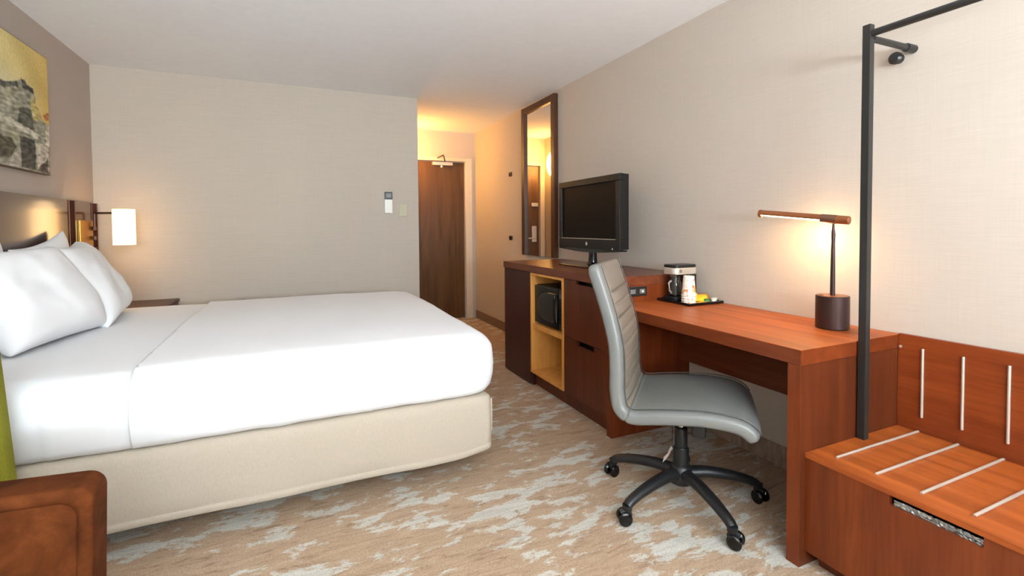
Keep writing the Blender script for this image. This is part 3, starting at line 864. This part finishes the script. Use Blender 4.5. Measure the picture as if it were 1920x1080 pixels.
# tilted light bar
A = Vector((2.038, 1.216, 1.207)); B = Vector((1.972, 1.565, 1.244))
ax = (B - A).normalized(); sd = ax.cross(Vector((0, 0, 1))).normalized(); upv = sd.cross(ax)
def barpt(t, s, u): return A + ax * t + sd * s + upv * u
LB = (B - A).length
def half_tube(t0, t1, r, a0=-20, a1=200, n=18):
    bm = bmesh.new()
    prof = [(r * math.cos(math.radians(a0 + (a1 - a0) * k / n)), r * math.sin(math.radians(a0 + (a1 - a0) * k / n))) for k in range(n + 1)]
    ring_loft(bm, [[barpt(t, s, u) for s, u in prof] for t in (t0, t1)])
    return bm
bar = obj('light_bar', half_tube(0.0, LB, 0.0165), 'lamp_copper', dl)
bm = bmesh.new()
def full_ring(t, r, n=24): return [barpt(t, r * math.cos(2 * PI * k / n), r * math.sin(2 * PI * k / n)) for k in range(n)]
ring_loft(bm, [full_ring(LB - 0.008, 0.0175), full_ring(LB + 0.004, 0.0175), full_ring(LB + 0.006, 0.015)])
obj('end_cap', bm, 'lamp_copper', bar)
bm = bmesh.new()
ring_loft(bm, [full_ring(-0.006, 0.015), full_ring(-0.004, 0.0175), full_ring(0.04, 0.0175)])
obj('end_cap', bm, 'lamp_copper', bar)
bm = bmesh.new(); ring_loft(bm, [full_ring(0.0405, 0.0185), full_ring(0.098, 0.0185)]); obj('collar', bm, 'collar', bar)
bm = bmesh.new()
ring_loft(bm, [[barpt(t, s, u) for s, u in ((-0.013, -0.006), (0.013, -0.006), (0.013, -0.010), (-0.013, -0.010))] for t in (0.102, LB - 0.010)])
obj('led_strip', bm, 'led', bar)
mid = barpt((0.102 + LB) / 2, 0, -0.016)
la = area_light('desk_lamp_glow', mid, (0, 0, 0), LB - 0.12, 0.02, 1.4, (1.0, 0.66, 0.31))
Rm = Matrix((ax, sd, upv)).transposed().to_4x4(); Rm = Matrix((ax, upv.cross(ax), upv)).transposed().to_4x4()
pl = point_light('desk_lamp_spill', (2.070, 1.375, 1.135), 1.9, (1.0, 0.64, 0.30), 0.03)
pl.parent = dl; pl.location = Vector(pl.location) - Vector((lx, ly, DZT))
la.rotation_euler = Rm.to_euler(); la.parent = dl; la.location = mid - Vector((lx, ly, DZT))

# coffee tray
tx0, tx1, ty0, ty1 = 1.905, 2.155, 1.935, 2.185
tr = thing('coffee_tray', 'black rectangular tray holding coffee things on the desk', 'tray', (2.03, 2.06, DZT))
bm = boxes((tx0 + 0.008, tx1 - 0.008, ty0 + 0.008, ty1 - 0.008, DZT + 0.0006, DZT + 0.005))
obj('tray_bottom', bm, 'black_gloss', tr)
bm = bmesh.new()
box(bm, tx0, tx0 + 0.010, ty0, ty1, DZT + 0.0008, DZT + 0.015, 0.002); box(bm, tx1 - 0.010, tx1, ty0, ty1, DZT + 0.0008, DZT + 0.015, 0.002)
box(bm, tx0 + 0.010, tx1 - 0.010, ty0, ty0 + 0.010, DZT + 0.0008, DZT + 0.015, 0.002); box(bm, tx0 + 0.010, tx1 - 0.010, ty1 - 0.010, ty1, DZT + 0.0008, DZT + 0.015, 0.002)
obj('tray_rim', bm, 'black_gloss', tr)
TZ = DZT + 0.0056
cm = thing('coffee_maker', 'small black coffee maker with a silver band on the tray', 'coffee maker', (2.04, 2.11, TZ))
kx, ky = 2.028, 2.136
def pad(z0, z1, s=1.0, x0=-0.085, x1=0.085, y0=-0.055, y1=0.055, r=0.03):
    bm = bmesh.new()
    p = rrect(kx + x0, kx + x1, ky + y0, ky + y1, r, 4, 6)
    ring_loft(bm, [[(kx + (x - kx) * q, ky + (y - ky) * q, z) for x, y in p] for q, z in ((s * 0.97, z0), (s, z0 + 0.004), (s, z1 - 0.004), (s * 0.96, z1))])
    return bm
obj('warming_base', pad(TZ + 0.0006, TZ + 0.022), 'black_plastic', cm)
obj('column', boxes((kx + 0.020, kx + 0.080, ky - 0.050, ky + 0.050, TZ + 0.0225, TZ + 0.148, 0.006)), 'black_plastic', cm)
obj('silver_band', pad(TZ + 0.1485, TZ + 0.186, 1.02), 'steel', cm)
obj('lid', pad(TZ + 0.1865, TZ + 0.202, 1.0), 'black_plastic', cm)
bm = bmesh.new(); lathe(bm, [(0.030, TZ + 0.0228), (0.038, TZ + 0.03), (0.040, TZ + 0.085), (0.030, TZ + 0.115), (0.031, TZ + 0.135)], (kx - 0.032, ky, 0), 24)
cf = obj('carafe', bm, 'dark_glass', cm)
bm = bmesh.new(); tube(bm, [(kx - 0.070, ky - 0.005, TZ + 0.11), (kx - 0.090, ky - 0.012, TZ + 0.10), (kx - 0.092, ky - 0.014, TZ + 0.06), (kx - 0.070, ky - 0.008, TZ + 0.04)], 0.006, 8)
obj('handle', bm, 'steel', cf)
bm = bmesh.new(); lathe(bm, [(0.010, -0.004), (0.010, -0.0005)], (kx - 0.050, ky - 0.0567, TZ + 0.168), 14, 'y'); obj('brew_button', bm, 'chrome', cm)

# upturned stack of paper cups
def cup(z, first):
    bm = bmesh.new()
    n = 28
    prof = [(0.0395, 0.0), (0.0405, 0.002), (0.0395, 0.005), (0.0385, 0.006), (0.0285, 0.106), (0.0285, 0.108), (0.0260, 0.108), (0.0255, 0.102)]
    ring_loft(bm, [[(r * math.cos(2 * PI * i / n), r * math.sin(2 * PI * i / n), h) for i in range(n)] for r, h in prof], False, True)
    return bm
cx_, cy_ = 1.968, 2.005
cups = ['upturned paper cup at the bottom of the stack on the tray', 'upturned paper cup second from the bottom of the stack', 'upturned paper cup third from the bottom of the stack', 'topmost upturned paper cup of the stack, printed with red marks']
proto = None
for k, lb in enumerate(cups):
    if proto is None:
        o = proto = obj('paper_cup', cup(0, True), 'cup', None, loc=(cx_, cy_, TZ + 0.0006), local=True)
    else:
        o = proto.copy(); COL.objects.link(o); o.location = (cx_, cy_, TZ + 0.0006 + 0.0135 * k); o.rotation_euler.z = k * 1.3
    tag(o, lb, 'paper cup', 'paper cups stacked on the tray')

def sachet(label, mat, x, y, z, rz, tilt=0.0, w=0.062, h=0.036, name='sugar_sachet', t=0.006):
    bm = bmesh.new()
    N, Mm = 8, 6
    T_, B_ = {}, {}
    for i in range(N + 1):
        for j in range(Mm + 1):
            u, v = -1 + 2 * i / N, -1 + 2 * j / Mm
            e = (1 - abs(u) ** 4) * (1 - v * v)
            T_[i, j] = bm.verts.new((u * w / 2, v * h / 2, 0.0008 + t * e))
            B_[i, j] = bm.verts.new((u * w / 2, v * h / 2, 0.0))
    for i in range(N):
        for j in range(Mm):
            bm.faces.new((T_[i, j], T_[i + 1, j], T_[i + 1, j + 1], T_[i, j + 1])); bm.faces.new((B_[i, j], B_[i, j + 1], B_[i + 1, j + 1], B_[i + 1, j]))
    for i in range(N):
        bm.faces.new((B_[i, 0], B_[i + 1, 0], T_[i + 1, 0], T_[i, 0])); bm.faces.new((B_[i + 1, Mm], B_[i, Mm], T_[i, Mm], T_[i + 1, Mm]))
    for j in range(Mm):
        bm.faces.new((B_[0, j + 1], B_[0, j], T_[0, j], T_[0, j + 1])); bm.faces.new((B_[N, j], B_[N, j + 1], T_[N, j + 1], T_[N, j]))
    o = obj(name, bm, mat, None, loc=(x, y, z), local=True)
    o.rotation_euler = (tilt, 0, rz)
    return tag(o, label, 'sachet', 'sachets on the coffee tray')
sachet('yellow sachet lying flat nearest the paper cups', 'yellow', 2.040, 1.985, TZ + 0.0006, 0.5, 0.0, 0.07, 0.045)
sachet('yellow sachet propped up against the stack of paper cups', 'yellow', 2.046, 2.032, TZ + 0.022, 0.15, 0.85, 0.07, 0.05)
sachet('yellow sachet propped up in the middle of the tray', 'yellow', 2.085, 2.020, TZ + 0.019, -0.25, 0.7, 0.06, 0.045)
sachet('green sachet between the yellow sachets and the white pots', 'green', 2.096, 1.990, TZ + 0.009, -0.5, 0.4, 0.045, 0.032)
sachet('brown sachet leaning at the wall side of the tray', 'orange', 2.122, 2.040, TZ + 0.020, -0.1, 0.8, 0.06, 0.045)
for x, y, lb in ((2.104, 1.960, 'small white creamer pot nearest the yellow sachets'), (2.132, 1.978, 'small white creamer pot at the tray corner by the wall')):
    c_ = thing('creamer_pot', lb, 'creamer pot', (x, y, TZ), 'creamer pots on the tray')
    bm = bmesh.new(); lathe(bm, [(0.0105, TZ + 0.0006), (0.013, TZ + 0.020)], (x, y, 0), 18); obj('pot', bm, 'white_plastic', c_)
    bm = bmesh.new(); lathe(bm, [(0.0155, TZ + 0.0202), (0.0155, TZ + 0.0215), (0.0125, TZ + 0.0222)], (x, y, 0), 18); obj('foil_lid', bm, 'paper', c_)

# ------------------------------------------------------------------ luggage bench
SZ = 0.402
be = thing('luggage_bench', 'cherry wood luggage bench with metal strips beside the desk', 'bench', (1.88, 0.4, 0))
BYN, BYF = -0.55, 1.0872
obj('seat', boxes((1.600, 2.146, BYN, BYF, 0.384, SZ, 0.0015)), 'cherry', be)
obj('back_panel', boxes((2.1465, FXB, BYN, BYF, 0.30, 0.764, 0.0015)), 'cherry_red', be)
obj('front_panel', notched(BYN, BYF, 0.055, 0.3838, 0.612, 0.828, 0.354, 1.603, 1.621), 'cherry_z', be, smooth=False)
obj('carcass', boxes((1.645, 2.146, BYF - 0.02, BYF, 0.055, 0.3838), (1.645, 2.146, BYN, BYN + 0.02, 0.055, 0.3838), (1.645, 2.146, BYN + 0.02, BYF - 0.02, 0.055, 0.07)), 'cherry_dark', be, smooth=False)
obj('plinth', boxes((1.65, 2.12, BYN + 0.02, BYF - 0.02, 0.0005, 0.0545)), 'cherry_dark', be, smooth=False)
bm = bmesh.new()   # creased silver film showing in the hand slot
g = {}
for i in range(41):
    for j in range(5):
        y = 0.614 + 0.205 * i / 40
        g[i, j] = bm.verts.new((1.609 + 0.004 * noise.noise(Vector((i * 0.7, j * 1.3, 1))), y, 0.3545 + 0.018 * j / 4 + (0.004 * noise.noise(Vector((i * 0.5, 3, 0))) if j == 4 else 0)))
for i in range(40):
    for j in range(4): bm.faces.new((g[i, j], g[i + 1, j], g[i + 1, j + 1], g[i, j + 1]))
fo = obj('drawer_lining', bm, 'foil', be, smooth=False)
md = fo.modifiers.new('thickness', 'SOLIDIFY'); md.thickness = 0.001
y = 1.012
for k in range(12):
    yy = y - 0.1205 * k
    if yy < BYN + 0.05: break
    bm = bmesh.new(); tube(bm, [(1.652, yy, SZ + 0.003), (1.655, yy, SZ + 0.0042), (2.135, yy, SZ + 0.0042), (2.138, yy, SZ + 0.003)], 0.0045, 10)
    obj('seat_strip', bm, 'steel', be)
    bm = bmesh.new(); tube(bm, [(2.1435, yy - 0.008, 0.461), (2.1425, yy - 0.008, 0.464), (2.1425, yy - 0.008, 0.717), (2.1435, yy - 0.008, 0.720)], 0.0045, 10)
    obj('back_strip', bm, 'steel', be)
bm = bmesh.new(); lathe(bm, [(0.005, -0.004), (0.005, 0.0)], (2.1465, 1.078, 0.715), 10, 'x'); obj('screw_cap', bm, 'steel', be)

# ------------------------------------------------------------------ hanging rail
px_, py_ = 1.893, 1.068
hr = thing('hanging_rail', 'black metal hanging rail rising from the bench seat', 'clothes rail', (px_, 0.3, SZ))
h2 = 0.0135
obj('post', boxes((px_ - h2, px_ + h2, py_ - h2, py_ + h2, SZ + 0.0006, 1.905, 0.0025)), 'black_metal', hr)
obj('post', boxes((px_ - h2, px_ + h2, -0.50 - h2, -0.50 + h2, SZ + 0.0006, 1.905, 0.0025)), 'black_metal', hr)
bm = bmesh.new(); tube(bm, [(px_, py_ - h2 + 0.001, 1.872), (px_, -0.50 + h2 - 0.001, 1.872)], 0.0125, 16); obj('hanging_rod', bm, 'black_metal', hr)
bm = bmesh.new(); tube(bm, [(px_ + h2 - 0.001, py_ - 0.004, 1.858), (2.135, py_ - 0.004, 1.858)], 0.0120, 16); br = obj('wall_bracket', bm, 'black_metal', hr)
bm = bmesh.new(); lathe(bm, [(0.0150, 2.118), (0.0160, 2.122), (0.0160, XR - 0.001)], (0, py_ - 0.004, 1.858), 20, 'x'); obj('wall_flange', bm, 'black_metal', br)
hk = thing('coat_knob', 'round black coat knob on the wall below the rail bracket', 'coat knob', (XR, 1.112, 1.836))
bm = bmesh.new(); lathe(bm, [(0.018, -0.012), (0.019, -0.0006)], (XR, 1.112, 1.836), 24, 'x'); obj('wall_rose', bm, 'black_metal', hk)
bm = bmesh.new(); lathe(bm, [(0.006, -0.040), (0.016, -0.038), (0.023, -0.030), (0.023, -0.018), (0.017, -0.0125)], (XR, 1.112, 1.836), 24, 'x'); obj('knob', bm, 'black_metal', hk)

# ------------------------------------------------------------------ desk chair (built facing +X, then turned)
ch = thing('desk_chair', 'armless grey leather swivel chair on a black five-star base', 'office chair')
def shell(path, width_at, thick, m, split, rib, r_end=0.03):
    P = catmull([(x, 0, z) for x, z in path], m)
    L = [0]
    for a, b in zip(P[:-1], P[1:]): L.append(L[-1] + (b - a).length)
    tot = L[-1]
    k_split = round(split * m)
    rings = []
    n = 52
    for i, p in enumerate(P):
        t = (P[min(i + 1, m)] - P[max(i - 1, 0)]).normalized()
        nrm = Vector((t.z, 0, -t.x))
        d = min(L[i], tot - L[i])
        k = 1.0 if d > r_end else math.sqrt(max(0.02, 1 - (1 - d / r_end) ** 2))
        W = width_at(i / m) / 2 - r_end * 0.8 * (1 - k); Tt = thick / 2 * (0.35 + 0.65 * k)
        seam = 0.004 * math.exp(-((i - k_split) / 1.6) ** 2)
        ring = []
        for q in range(n):
            a = 2 * PI * q / n
            c_, s_ = math.cos(a), math.sin(a)
            w = (W - seam) * math.copysign(abs(c_) ** 0.36, c_); h = (Tt - seam) * math.copysign(abs(s_) ** 0.5, s_)
            if s_ > 0.05:
                e = max(0, 1 - (w / W) ** 4)
                h += 0.008 * e
                if i > k_split: h -= rib(L[i] - L[k_split], tot - L[k_split]) * min(1, max(0, (W - 0.035 - abs(w)) / 0.02))
            ring.append(p + Vector((0, w, 0)) + nrm * h)
        rings.append(ring)
    a = bmesh.new(); ring_loft(a, rings[:k_split + 1])
    # the ribbed front of the back is a panel of its own inside the plain shell
    fr_q = [q for q in range(n) if math.sin(2 * PI * q / n) > 0.05 and abs(math.cos(2 * PI * q / n)) ** 0.36 < 0.93]
    q0, q1 = fr_q[0], fr_q[-1]
    back = rings[k_split:]
    b = bmesh.new(); ring_loft(b, [r[q1:] + r[:q0 + 1] for r in back], closed=False)
    c = bmesh.new(); ring_loft(c, [r[q0:q1 + 1] for r in back], closed=False)
    return a, b, c
chair_path = [(0.262, 0.395), (0.245, 0.426), (0.20, 0.446), (0.10, 0.453), (0.0, 0.446), (-0.10, 0.434), (-0.175, 0.426),
              (-0.222, 0.452), (-0.238, 0.52), (-0.240, 0.60), (-0.246, 0.70), (-0.268, 0.80), (-0.298, 0.90), (-0.326, 0.985), (-0.338, 1.03)]
CH_M, CH_SPLIT = 280, 6.35 / 14
def chair_width(s): return 0.545 if s < CH_SPLIT else 0.545 + (0.465 - 0.545) * min(1, (s - CH_SPLIT) / 0.4)
def ribf(l, tot):
    if l < 0.06 or l > tot - 0.125: return 0
    ph = (l - 0.06) / ((tot - 0.19) / 8.0)
    d = abs(ph - round(ph))
    return 0.013 * math.exp(-(d / 0.075) ** 2)
sb, bb, cb = shell(chair_path, chair_width, 0.070, CH_M, CH_SPLIT, ribf)
so = obj('seat', sb, 'leather', ch, local=True, ang=60)
bo = obj('backrest', bb, 'leather', ch, local=True, ang=60)
obj('ribbed_panel', cb, 'leather_rib', bo, local=True, ang=60)['label'] = 'ribbed grey leather front, warm reflection painted in as a tan tint'
# piping lines along the two side edges
def side_seam(s0, s1, sgn, off=0.0358):
    P = catmull([(x, 0, z) for x, z in chair_path], CH_M)
    out = []
    for i in range(round(s0 * CH_M), round(s1 * CH_M) + 1, 2):
        t = (P[min(i + 1, CH_M)] - P[max(i - 1, 0)]).normalized()
        out.append(P[i] + Vector((0, sgn * (chair_width(i / CH_M) / 2 - 0.018), 0)) + Vector((t.z, 0, -t.x)) * off)
    return out
for sgn in (-1, 1):
    bm = bmesh.new(); tube(bm, side_seam(CH_SPLIT + 0.004, 0.985, sgn), 0.0022, 6); obj('piping', bm, 'stitch', bo, local=True)
    bm = bmesh.new(); tube(bm, side_seam(0.04, CH_SPLIT - 0.004, sgn), 0.0022, 6); obj('piping', bm, 'stitch', so, local=True)
obj('tilt_mechanism', boxes((-0.09, 0.12, -0.08, 0.08, 0.382, 0.421, 0.01)), 'black_plastic', ch, local=True)
obj('back_bracket', boxes((-0.20, -0.085, -0.04, 0.04, 0.395, 0.412, 0.004)), 'black_plastic', ch, local=True)
bm = boxes((0.045, 0.10, -0.15, -0.095, 0.335, 0.41, 0.012)); lathe(bm, [(0.012, 0.0), (0.012, 0.06)], (0.07, -0.10, 0.395), 12, 'y')
obj('tension_knob', bm, 'black_plastic', ch, local=True)
bm = bmesh.new(); lathe(bm, [(0.017, 0.30), (0.017, 0.385)], n=20); obj('gas_piston', bm, 'chrome', ch, local=True)
bm = bmesh.new(); lathe(bm, [(0.033, 0.10), (0.033, 0.225), (0.030, 0.232), (0.027, 0.233), (0.027, 0.315), (0.022, 0.320)], n=24); obj('column_cover', bm, 'black_plastic', ch, local=True)
bm = bmesh.new(); lathe(bm, [(0.034, 0.070), (0.050, 0.080), (0.052, 0.115), (0.044, 0.145), (0.034, 0.155)], n=28); obj('hub', bm, 'black_plastic', ch, local=True)
CHAIR_YAW = math.radians(-46)
for k in range(5):
    a = math.radians(-100 + 72 * k) - CHAIR_YAW
    ca, sa = math.cos(a), math.sin(a)
    pr = catmull([(0.03, 0, 0.120), (0.10, 0, 0.124), (0.18, 0, 0.116), (0.25, 0, 0.102), (0.305, 0, 0.085), (0.325, 0, 0.072)], 20)
    bm = bmesh.new()
    tube(bm, [(p.x * ca, p.x * sa, p.z) for p in pr], 0.02, 14, [0.030 - 0.0105 * (i / 20) for i in range(21)], 0.85)
    lathe(bm, [(0.012, 0.052), (0.019, 0.056), (0.020, 0.078)], (0.325 * ca, 0.325 * sa, 0), 14)
    obj('base_leg', bm, 'black_plastic', ch, local=True)
    sw = a + math.radians((35, -60, 20, 75, -30)[k])
    cs, ss = math.cos(sw), math.sin(sw)
    cxw, cyw = 0.325 * ca + 0.012 * cs, 0.325 * sa + 0.012 * ss
    bm = bmesh.new()
    tube(bm, [(cxw - 0.022 * cs, cyw - 0.022 * ss, 0.034), (cxw - 0.014 * cs, cyw - 0.014 * ss, 0.050), (cxw, cyw, 0.0545), (cxw + 0.016 * cs, cyw + 0.016 * ss, 0.048)], 0.012, 10)
    lathe(bm, [(0.008, 0.028), (0.008, 0.056)], (0.325 * ca, 0.325 * sa, 0), 10)
    ca_o = obj('caster', bm, 'black_plastic', ch, local=True)
    for sg in (-1, 1):
        bm = bmesh.new()
        rings = []
        for rr_, w in ((0.010, 0.0085), (0.020, 0.0085), (0.026, 0.014), (0.0275, 0.018), (0.0275, 0.024), (0.022, 0.028), (0.016, 0.027), (0.008, 0.028)):
            rings.append([(cxw + rr_ * math.cos(2 * PI * i / 20) * cs - sg * w * ss, cyw + rr_ * math.cos(2 * PI * i / 20) * ss + sg * w * cs, 0.028 + rr_ * math.sin(2 * PI * i / 20)) for i in range(20)])
        ring_loft(bm, rings)
        obj('wheel', bm, 'black_gloss', ca_o, local=True)
bm = bmesh.new()   # creased paper tag hanging under the seat
g = {}
for i in range(4):
    for j in range(5):
        g[i, j] = bm.verts.new((-0.036 - 0.009 * j + 0.004 * math.sin(i * 2 + j), -0.026 + 0.012 * i, 0.225 - 0.016 * j + 0.004 * math.cos(i * 3 + j)))
for i in range(3):
    for j in range(4): bm.faces.new((g[i, j], g[i + 1, j], g[i + 1, j + 1], g[i, j + 1]))
pt = obj('paper_tag', bm, 'paper', ch, local=True)
bm = bmesh.new(); tube(bm, [(-0.037, -0.006, 0.224), (-0.036, -0.005, 0.30), (-0.035, 0.0, 0.383)], 0.0012, 5)
obj('tag_cord', bm, 'grey_cord', pt, local=True)
ch.location = (1.515, 1.585, 0.0006); ch.rotation_euler = (0, 0, CHAIR_YAW)

# ------------------------------------------------------------------ armchair in the corner by the camera
ac = thing('armchair', 'brown suede armchair in the near left corner of the picture', 'armchair', (-0.80, 0.98, 0))
AX0, AX1, AY0, AY1 = -1.22, -0.405, 0.56, 1.40
def arm_bm(ya, yb, inner):
    """arm slab; the face at y = inner has a sunk panel inside a rounded border"""
    prof = [(AX0 + 0.02, 0.16), (AX1 - 0.016, 0.16), (AX1 - 0.006, 0.40)]
    for k in range(9):
        a = k / 8 * PI / 2
        prof.append((AX1 - 0.035 + 0.035 * math.cos(a), 0.606 + 0.035 * math.sin(a)))
    prof += [(-0.60, 0.650), (-0.80, 0.655), (AX0 + 0.05, 0.66), (AX0, 0.62)]
    cx, cz = -0.80, 0.40
    def ins(d): return [(x + math.copysign(min(d, abs(cx - x)), cx - x), z + math.copysign(min(d, abs(cz - z)), cz - z)) for x, z in prof]
    o = yb if inner == ya else ya
    sg = 1 if inner == ya else -1
    out = [[(x, y, z) for x, z in ins(d)] for y, d in ((o, 0.012), (o - sg * 0.012, 0.0), (inner + sg * 0.012, 0.0), (inner + sg * 0.003, 0.004), (inner, 0.012), (inner, 0.020), (inner + sg * 0.003, 0.027), (inner + sg * 0.008, 0.030), (inner + sg * 0.006, 0.036), (inner + sg * 0.004, 0.06))]
    bm = bmesh.new(); ring_loft(bm, out)
    return bm
obj('arm', arm_bm(AY0, AY0 + 0.10, AY0 + 0.10), 'suede', ac, ang=50)
obj('arm', arm_bm(AY1 - 0.10, AY1, AY1 - 0.10), 'suede', ac, ang=50)
obj('seat_frame', boxes((AX0 + 0.03, AX1 - 0.03, AY0 + 0.101, AY1 - 0.101, 0.16, 0.26, 0.015)), 'suede', ac)
obj('seat_cushion', boxes((AX0 + 0.16, AX1 - 0.03, AY0 + 0.103, AY1 - 0.103, 0.261, 0.39, 0.035, 4)), 'suede', ac, ang=60)
bm = boxes((-0.07, 0.07, AY0 + 0.103, AY1 - 0.103, 0, 0.50, 0.045, 4))
bmesh.ops.rotate(bm, cent=(0, 0, 0), matrix=Matrix.Rotation(math.radians(-9), 3, 'Y'), verts=bm.verts)
bmesh.ops.translate(bm, vec=(AX0 + 0.10, 0, 0.27), verts=bm.verts)
obj('backrest', bm, 'suede', ac, ang=60)
for x in (AX0 + 0.08, AX1 - 0.08):
    for y in (AY0 + 0.06, AY1 - 0.06):
        bm = bmesh.new(); lathe(bm, [(0.014, 0.0005), (0.022, 0.159)], (x, y, 0), 14); obj('leg', bm, 'walnut', ac)

# lime side chair standing against the bed, only its edge in the picture
lc = thing('side_chair', 'lime green upholstered chair cut off at the left edge, between armchair and bed', 'chair', (-1.06, 1.75, 0))
bm = boxes((-1.325, -0.815, 1.975, 2.045, 0.36, 0.90, 0.022, 4))
for v in bm.verts:
    if v.co.x > -1.1: v.co.x -= 0.07 * (v.co.z - 0.36)
obj('backrest', bm, 'lime', lc, ang=60)
bm = boxes((-1.320, -0.860, 1.480, 1.973, 0.385, 0.465, 0.025, 4)); obj('seat', bm, 'lime', lc, ang=60)
for x in (-1.29, -0.895):
    for y in (1.52, 1.99):
        bm = bmesh.new(); lathe(bm, [(0.013, 0.0005), (0.019, 0.386 if y < 1.9 else 0.37)], (x, y, 0), 12); obj('leg', bm, 'walnut', lc)
